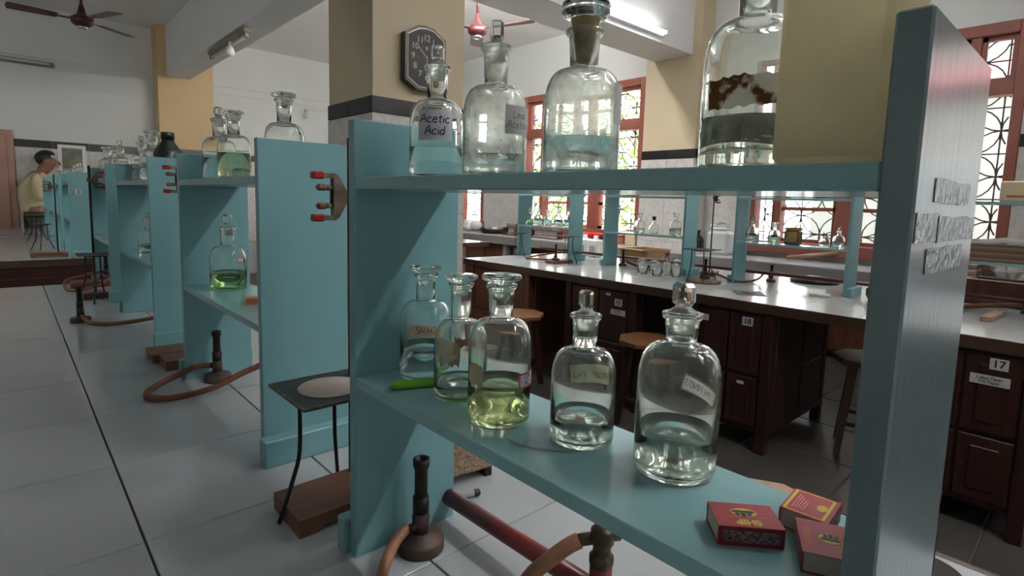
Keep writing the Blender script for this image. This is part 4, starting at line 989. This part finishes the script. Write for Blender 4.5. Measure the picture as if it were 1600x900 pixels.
# empty jars on island tiles
jars = [(3.36,2.29),(3.345,2.18),(3.33,2.07),(3.30,1.98),(3.24,2.20),(3.23,2.08),(3.60,2.27),(3.62,2.17),(3.64,2.07),(3.72,2.16)]
jl = ['empty glass jar at the left end of the front row of jars','second empty jar of the front row','third empty jar of the front row','empty jar at the right end of the front row','nearest left empty jar on the island tiles','nearest right empty jar on the island tiles','empty jar at the left end behind the rack','second empty jar behind the rack','third empty jar behind the rack','last empty jar behind the rack']
jm = MB().lathe([(0,.002),(.028,.0),(.032,.004),(.032,.078),(.028,.086),(.029,.092),(.027,.092),(.026,.086),(.0295,.077),(.0295,.006),(0,.005)],24)
first = None
for (x, y), lb in zip(jars, jl):
    if first is None: first = jm.build('empty_jar', GL, None, (x,y,Z)); o = first
    else: o = share(first, 'empty_jar', None, (x,y,Z))
    tag(o, lb, 'jar', 'empty jars on the island bench')
# island odds and ends
cb = thing('cardboard_box', 'open brown cardboard box behind the middle island rack', 'box', (3.96,2.68,Z), -.2)
MB().box(-.13,.13,-.16,-.156,0,.11).box(-.13,.13,.156,.16,0,.11).box(-.13,-.126,-.156,.156,0,.11).box(.126,.13,-.156,.156,0,.11).box(-.126,.126,-.156,.156,0,.004).build('body', CARDB, cb)
MB().box(-.20,-.128,-.16,.16,.109,.112, Matrix.Translation((0,0,0))).build('flap', CARDB, cb); MB().box(.128,.19,-.16,.16,.109,.112).build('flap', CARDB, cb)
for k, (x, y) in enumerate(((3.93,3.31),(3.90,3.16))):
    w = thing('white_canister', ('left','right')[k]+' white plastic canister below the red basin', 'canister', (x,y,Z))
    MB().cbox(-.05,.05,-.055,.055,0,.155,.012).build('body', WHITEP, w); MB().lathe([(.03,.155),(.02,.17),(.02,.19),(0,.19)],16).build('cap', WHITEP, w); MB().box(-.0512,-.0501,-.035,.03,.04,.10).build('label', PAPERG, w)
rb = tag(MB().lathe([(0,0),(.13,0),(.19,.10),(.205,.105),(.205,.115),(.185,.112),(.125,.012),(0,.012)],32).build('basin', REDPL, None, (5.30,4.45,Z)), 'bright red plastic basin on the window counter', 'basin')
gm2 = thing('gauze_mat', 'square dark gauze mat lying on the island tiles', 'mat', (3.04,1.36,Z), .6)
MB().cbox(-.075,.075,-.075,.075,.0005,.003,.0008).build('mesh', GAUZE, gm2); MB().lathe([(0,.003),(.04,.003),(.039,.0045),(0,.0045)],24).build('gauze_disc', BLACKM, gm2)
tag(MB().cbox(-.012,.012,-.055,.055,0,.02,.006).build('chalk_stick', WHITEP, None, (3.28,1.08,Z)).copy() and bpy.data.objects['chalk_stick'], 'fat white chalk stick on the island tiles', 'chalk')
bg = thing('dark_pot', 'dark pot with red and yellow top by the near rack panel', 'pot', (3.40,.83,Z))
MB().lathe([(0,0),(.045,0),(.06,.03),(.06,.06),(.04,.085),(0,.085)],24).build('body', BLACK, bg); MB().lathe([(.042,.082),(.045,.10),(.03,.115),(0,.118)],20).build('lid', MORG, bg)
dk = thing('folded_cloth', 'dark folded cloth behind the right island rack', 'cloth', (3.9,1.32,Z))
MB().lathe([(0,0),(.14,0),(.15,.012),(.10,.03),(.05,.04),(0,.042)],18).build('cloth', BLACK, dk)
tag(MB().cbox(-.14,.14,-.02,.02,0,.022,.003).build('wood_strip', TANW, None, (3.33,.358,Z)), 'pale wood strip on the island tiles at the right edge', 'strip'); bpy.data.objects['wood_strip'].rotation_euler = (0,0,-.06)
# right edge rack contents
bx = thing('cream_box', 'cream cardboard box on the top shelf at the right edge', 'box', (3.46,.33,1.3122))
MB().cbox(-.06,.06,-.15,.065,0,.095,.006).build('body', BEIGE, bx); MB().box(-.061,-.0595,-.12,.04,.02,.03).build('tape', CARDB, bx)
pk = thing('paper_stack', 'stack of brown papers on the lower shelf at the right edge', 'papers', (3.46,.42,1.0303))
for k in range(9): MB().box(-.055,.06,-.14+.004*(k%3),.13,.009*k,.009*k+.0088).build('sheaf', mat('sheaf%d'%(k%3),((.20,.12,.08),(.28,.18,.12),(.13,.08,.06))[k%3],.85) if k < 3 else pk.children[k%3].data.materials[0], pk)
MB().tube(smooth_path([(-.04,-.16,.09),(-.05,-.08,.105),(-.03,0,.092),(-.04,.1,.09)],4),[.014]*13,8).build('rolled_sheet', PAPER, pk)
mk = thing('marker_pen', 'thick black marker on the lower shelf at the right edge', 'pen', (3.395,.20,1.0375))
MB().tube([(0,-.05,0),(0,.03,0)], .007, 10).build('barrel', BLACK, mk); MB().tube([(0,.03,0),(0,.055,0)], .0075, 10).build('cap', BLACK, mk)
pk2 = thing('paper_stack', 'low stack of brown papers on the window counter at the right edge', 'papers', (5.34,.80,Z))
for k in range(8): MB().box(-.12,.14,-.12+.006*(k%2),.14-.004*(k%3),.017*k,.017*k+.0168).build('sheaf', pk.children[k%3].data.materials[0], pk2)
pg = MB(); R = random.Random(4)
for i in range(7): pg.lathe([(0,-.05),(.03,-.04),(.05,0),(.028,.04),(0,.05)],9,(R.uniform(-.05,.05),R.uniform(-.07,.07),.05+R.uniform(0,.06)),False)
tag(pg.build('plastic_bag', PLBAG, None, (5.32,.54,Z+.002)), 'crumpled clear plastic bag on the window counter at the right edge', 'bag')
def tray(loc, lab, w, l, hh, rz):
    t = thing('wooden_tray', lab, 'tray', loc, rz)
    MB().box(-w/2,w/2,-l/2,l/2,0,.008).build('bottom', DWOOD, t)
    for s in (-1,1): MB().box(s*w/2-.006,s*w/2+.006,-l/2,l/2,.008,hh).build('side', BWOOD, t); MB().box(-w/2+.006,w/2-.006,s*l/2-.006,s*l/2+.006,.008,hh).build('side', BWOOD, t)
    MB().box(-w/2,w/2,-l/2-.002,-l/2+.008,hh,hh+.004).box(-w/2-.004,-w/2+.01,-l/2,l/2,hh,hh+.004).build('rim', RIM, t)
tray((3.86,.40,Z), 'open wooden tray with pale rim behind the right island rack', .20, .26, .13, -.15)
tray((3.95,.02,Z), 'second open wooden tray at the far right of the island', .24, .30, .09, -.15)
burner((3.62,.26,Z), 'burner lying near the trays at the right edge', (-.3,1,.1), h=.115)
hose([(3.60,.29,.82),(3.53,.40,.81),(3.44,.52,.794),(3.38,.60,.7935),(3.32,.68,.7935)], 'grey brown hose at the right edge of the island', .012)
# window counter items
jc = thing('jerrycan', 'white translucent jerrycan on the window counter', 'jerrycan', (5.30,2.70,Z))
MB().cbox(-.08,.08,-.12,.12,0,.24,.03).build('body', MILK, jc); MB().cbox(-.05,.05,-.09,.09,.235,.275,.02).build('shoulder', MILK, jc)
MB().tube(smooth_path([(0,-.07,.27),(0,-.06,.315),(0,.02,.32),(0,.04,.27)],4), .014, 8).build('handle', MILK, jc); MB().lathe([(0,.27),(.03,.27),(.03,.30),(0,.30)],16,(0,.085,0)).build('cap', WHITEP, jc)
db = thing('dark_bottle', 'dark brown glass bottle on the window counter behind the tripod', 'bottle', (5.48,3.05,Z))
MB().lathe([(0,0),(.062,0),(.065,.006),(.065,.12),(.05,.15),(.024,.17),(.024,.20),(0,.20)],24).build('glass_body', DBROWNG, db); MB().lathe([(0,.2),(.028,.2),(.028,.225),(0,.225)],16).build('cap', BLACK, db)
MB().box(-.069,-.064,-.03,.03,.04,.09).build('label', PALEP, db)
be = thing('beige_container', 'tall beige container on the window counter', 'container', (5.44,3.86,Z))
MB().cbox(-.06,.06,-.07,.07,0,.17,.008).build('body', BEIGE, be); MB().cbox(-.062,.062,-.072,.072,.1705,.19,.004).build('lid', BEIGE, be)
bs = thing('metal_tray', 'dark metal tray of glassware on the far counter', 'tray', (5.33,6.25,Z))
MB().lathe([(0,0),(.16,0),(.20,.07),(.21,.07),(.165,-.0),(0,.01)],20).build('bowl', BLACKM, bs)
for k in range(6): MB().lathe([(0,.01),(.04,.012),(.045,.09),(.04,.1),(0,.1)],10,(.08*math.cos(k),.1*math.sin(k),0)).build('glass_piece', GL if k%2 else WHITEP, bs)
def tube_rack(loc, lab, n, pitch, hh=.13):
    t = thing('test_tube_rack', lab, 'rack', loc); L = n*pitch
    MB().box(-.05,.05,-L/2-.02,L/2+.02,0,.012).build('base', BWOOD, t); MB().box(-.05,.05,-L/2-.02,L/2+.02,hh-.03,hh-.02).build('top_plate', BWOOD, t)
    for s in (-1,1): MB().box(-.05,.05,s*(L/2+.02)-.006,s*(L/2+.02)+.006,.012,hh-.03).build('end_panel', BWOOD, t)
    tm = MB().lathe([(0,0),(.009,.006),(.011,.02),(.011,.15),(.012,.152),(.0095,.15),(.0095,.02),(0,.008)],8); first = None
    for k in range(n):
        loc2 = (0, -L/2+(k+.5)*pitch, .0125)
        if first is None: first = tm.build('test_tube', GL, t, loc2)
        else: share(first, 'test_tube', t, loc2)
tube_rack((5.30,5.15,Z), 'long red brown test tube rack on the counter below the left window', 14, .034)
tube_rack((5.27,5.80,Z), 'short dark test tube rack beside the metal tray', 5, .04)
wc = thing('white_bundle', 'white cloth bundle on the counter under the far window', 'bundle', (5.36,6.98,Z))
pgm = MB(); R = random.Random(9)
for i in range(6): pgm.lathe([(0,-.07),(.06,-.05),(.09,0),(.06,.05),(0,.07)],12,(R.uniform(-.05,.05),R.uniform(-.25,.2),.075+R.uniform(0,.05)))
pgm.build('cloth', WHITEP, wc)
tag(MB().tube([(5.3,2.05,Z+.03),(5.56,1.70,Z+.09)], .018, 8).build('wooden_rod', TANW, None), 'pale wooden rod leaning on the right window sill', 'rod')
pb2 = thing('pink_box', 'small red box on the window counter behind the middle rack', 'box', (5.42,4.10,Z)); MB().cbox(-.06,.06,-.09,.09,0,.09,.005).build('body', PINKF, pb2); MB().cbox(-.062,.062,-.092,.092,.0905,.11,.004).build('lid', REDF, pb2)

# ------------------------------------------------------------------ stools
def stool(loc, lab, mt, H=.5, R=.165, n=8, rz=.2):
    t = thing('wooden_stool', lab, 'stool', loc, rz)
    MB().lathe([(0,H-.03),(R-.006,H-.03),(R,H-.024),(R,H-.006),(R-.006,H),(0,H)], n, smooth=False).build('seat', mt, t)
    for k in range(4):
        a = PI/4+k*PI/2; top = Vector((R*.6*math.cos(a),R*.6*math.sin(a),H-.03)); bt = Vector((R*.95*math.cos(a),R*.95*math.sin(a),0))
        M = Matrix.Translation(bt); dv = top-bt
        s = .019; vs = [bt+Vector((i*s*.8,j*s*.8,0)) for i,j in ((-1,-1),(1,-1),(1,1),(-1,1))]+[top+Vector((i*s,j*s,0)) for i,j in ((-1,-1),(1,-1),(1,1),(-1,1))]
        MB().add(vs, [(3,2,1,0),(4,5,6,7),(0,1,5,4),(1,2,6,5),(2,3,7,6),(3,0,4,7)]).build('leg', DWOOD if mt is SWOOD else mt, t)
    for k in range(4):
        a, b = PI/4+k*PI/2, PI/4+(k+1)*PI/2; q = R*.86; z = .13+.03*(k%2)
        MB().tube([(q*math.cos(a),q*math.sin(a),z),(q*math.cos(b),q*math.sin(b),z)], .011, 6).build('stretcher', DWOOD if mt is SWOOD else mt, t)
stool((1.27,.50,0), 'tan wooden stool just behind the nearest rack', TANW, .55, .175, 8, .1)
stool((2.56,2.70,0), 'brown wooden stool in the gap left of cupboard 15', SWOOD, .5, .165)
stool((2.66,1.747,0), 'brown wooden stool between cupboards 15 and 18', SWOOD, .5, .17)
stool((3.28,.80,0), 'dark legged wooden stool between cupboards 18 and 17', mat('pinkish_stool_wood',(.20,.12,.10),.3,var=.3,vscale=7), .5, .185, 8, .3)

# ------------------------------------------------------------------ the person by the far bench
def skin_obj(name, verts, edges, radii, mt, parent, root=0, sub=2):
    me = bpy.data.meshes.new(name); me.from_pydata([Vector(v) for v in verts], edges, [])
    o = bpy.data.objects.new(name, me); COL.objects.link(o); o.parent = parent; me.materials.append(mt)
    mo = o.modifiers.new('skin', 'SKIN'); mo.use_smooth_shade = True
    sv = me.skin_vertices[0].data
    for i, r in enumerate(radii): sv[i].radius = r if isinstance(r, tuple) else (r, r); sv[i].use_root = (i == root)
    ss = o.modifiers.new('subd', 'SUBSURF'); ss.levels = sub; ss.render_levels = sub
    return o
pe = thing('person', 'young person in a cream shirt at the far bench looking down at a flask', 'person', (.29, 9.02, 0))
# facing +X, bent slightly forward
bv = [(0,0,.93),(-.03,0,1.10),(-.05,0,1.25),(-.01,0,1.38),(.055,0,1.44),(.095,0,1.50),(.135,0,1.575),(.135,0,1.655),
      (0,-.085,.90),(.02,-.09,.50),(-.01,-.095,.07),(.11,-.10,.03),(0,.085,.90),(.03,.09,.50),(.01,.095,.07),(.13,.10,.03),
      (.0,-.16,1.37),(.02,-.21,1.13),(.17,-.16,1.27),(.24,-.13,1.33),(.0,.16,1.37),(.03,.20,1.13),(.17,.13,1.27),(.24,.09,1.34)]
be_ = [(0,1),(1,2),(2,3),(3,4),(4,5),(5,6),(6,7),(0,8),(8,9),(9,10),(10,11),(0,12),(12,13),(13,14),(14,15),(3,16),(16,17),(17,18),(18,19),(3,20),(20,21),(21,22),(22,23)]
br = [(.10,.13),(.10,.125),(.105,.14),(.07,.09),.066,.068,(.122,.102),(.112,.095),.085,.058,.04,.03,.085,.058,.04,.03,.05,.042,.033,.028,.05,.042,.033,.028]
skin_obj('body', bv, be_, br, SKIN, pe)
def fingers(side):
    for k in range(4):
        y0 = bv[19 if side < 0 else 23]; yy = y0[1]+(-.024+.016*k); L = (.062,.07,.066,.052)[k]
        skin_obj('finger', [(y0[0]+.012,yy,y0[2]+.005),(y0[0]+.03+.012,yy,y0[2]+.012),(y0[0]+.012+L,yy*.97,y0[2]-.002)], [(0,1),(1,2)], [.0085,.0085,.007], SKIN, pe, 0, 1)
    y0 = bv[19 if side < 0 else 23]
    skin_obj('thumb', [(y0[0],y0[1]-side*.02,y0[2]+.01),(y0[0]+.02,y0[1]-side*.035,y0[2]+.03),(y0[0]+.04,y0[1]-side*.03,y0[2]+.045)], [(0,1),(1,2)], [.010,.0095,.008], SKIN, pe, 0, 1)
fingers(-1); fingers(1)
sv_ = [(.01,0,.80),(-.03,0,1.10),(-.05,0,1.25),(-.01,0,1.365),(.03,0,1.42),(.0,-.16,1.375),(.02,-.212,1.14),(.06,-.20,1.14),(.0,.16,1.375),(.03,.205,1.14),(.07,.19,1.145)]
skin_obj('shirt', sv_, [(0,1),(1,2),(2,3),(3,4),(3,5),(5,6),(6,7),(3,8),(8,9),(9,10)], [(.15,.185),(.128,.152),(.125,.16),(.095,.115),.065,.066,.06,.058,.066,.06,.058], SHIRT, pe)
tv = [(0,0,.97),(0,-.088,.88),(.02,-.09,.50),(-.01,-.095,.09),(0,.088,.88),(.03,.09,.50),(.01,.095,.09)]
skin_obj('trousers', tv, [(0,1),(1,2),(2,3),(0,4),(4,5),(5,6)], [(.135,.16),.11,.08,.065,.11,.08,.065], TROU, pe)
hv = MB(); 
for i in range(9):
    for j in range(16): pass
hc = Vector((.122,0,1.622)); vs = []; fs = []
for i in range(9):
    th = i/8*PI*.72
    for j in range(18):
        a = j/18*2*PI; q = 1+.05*math.sin(5*a+i)
        drop = .0 if math.cos(a) > .3 else .0
        x = .110*math.sin(th)*math.cos(a)*q; y = .098*math.sin(th)*math.sin(a)*q; z = .108*math.cos(th)
        if math.cos(a) > .2 and th > .95: z = max(z, .050); x *= .90; y *= .93
        vs.append(hc+Vector((x-.008, y, z)))
    if i: 
        for j in range(18): k = (j+1) % 18; fs.append(((i-1)*18+j, (i-1)*18+k, i*18+k, i*18+j)[::-1])
MB().add(vs, fs, True).build('hair', HAIR, pe)
for s in (-1,1):
    MB().lathe([(0,-.007),(.006,-.005),(.008,0),(.006,.005),(0,.007)],10,(.220,s*.034,1.597)).build('eye', WHITEP, pe)
    MB().lathe([(0,-.004),(.004,0),(0,.004)],8,(.228,s*.034,1.596)).build('pupil', BLACK, pe)
    MB().lathe([(0,-.028),(.012,-.018),(.015,0),(.011,.02),(0,.027)],10,(.115,s*.084,1.585)).build('ear', SKIN, pe)
MB().tube([(.222,0,1.605),(.240,0,1.575),(.247,0,1.562),(.225,0,1.555)], [.008,.012,.013,.008], 8).build('nose', SKIN, pe)
MB().tube([(.212,-.024,1.532),(.222,0,1.530),(.212,.024,1.532)], [.004,.006,.004], 6).build('mouth', mat('lips',(.20,.06,.05),.5), pe)
MB().lathe([(.085,1.405),(.078,1.44),(.066,1.462),(.058,1.46),(.07,1.43)],20,(.045,0,-.015)).build('collar', SHIRT, pe)
fk = thing('conical_flask', 'pale conical flask held up by the person', 'flask', (.29+.31, 8.99, 1.33))
MB().lathe([(0,0),(.045,0),(.047,.006),(.018,.085),(.016,.12),(.02,.125),(.017,.125),(.013,.12),(.015,.085),(.043,.008),(0,.004)],20).build('glass_body', GLD, fk)
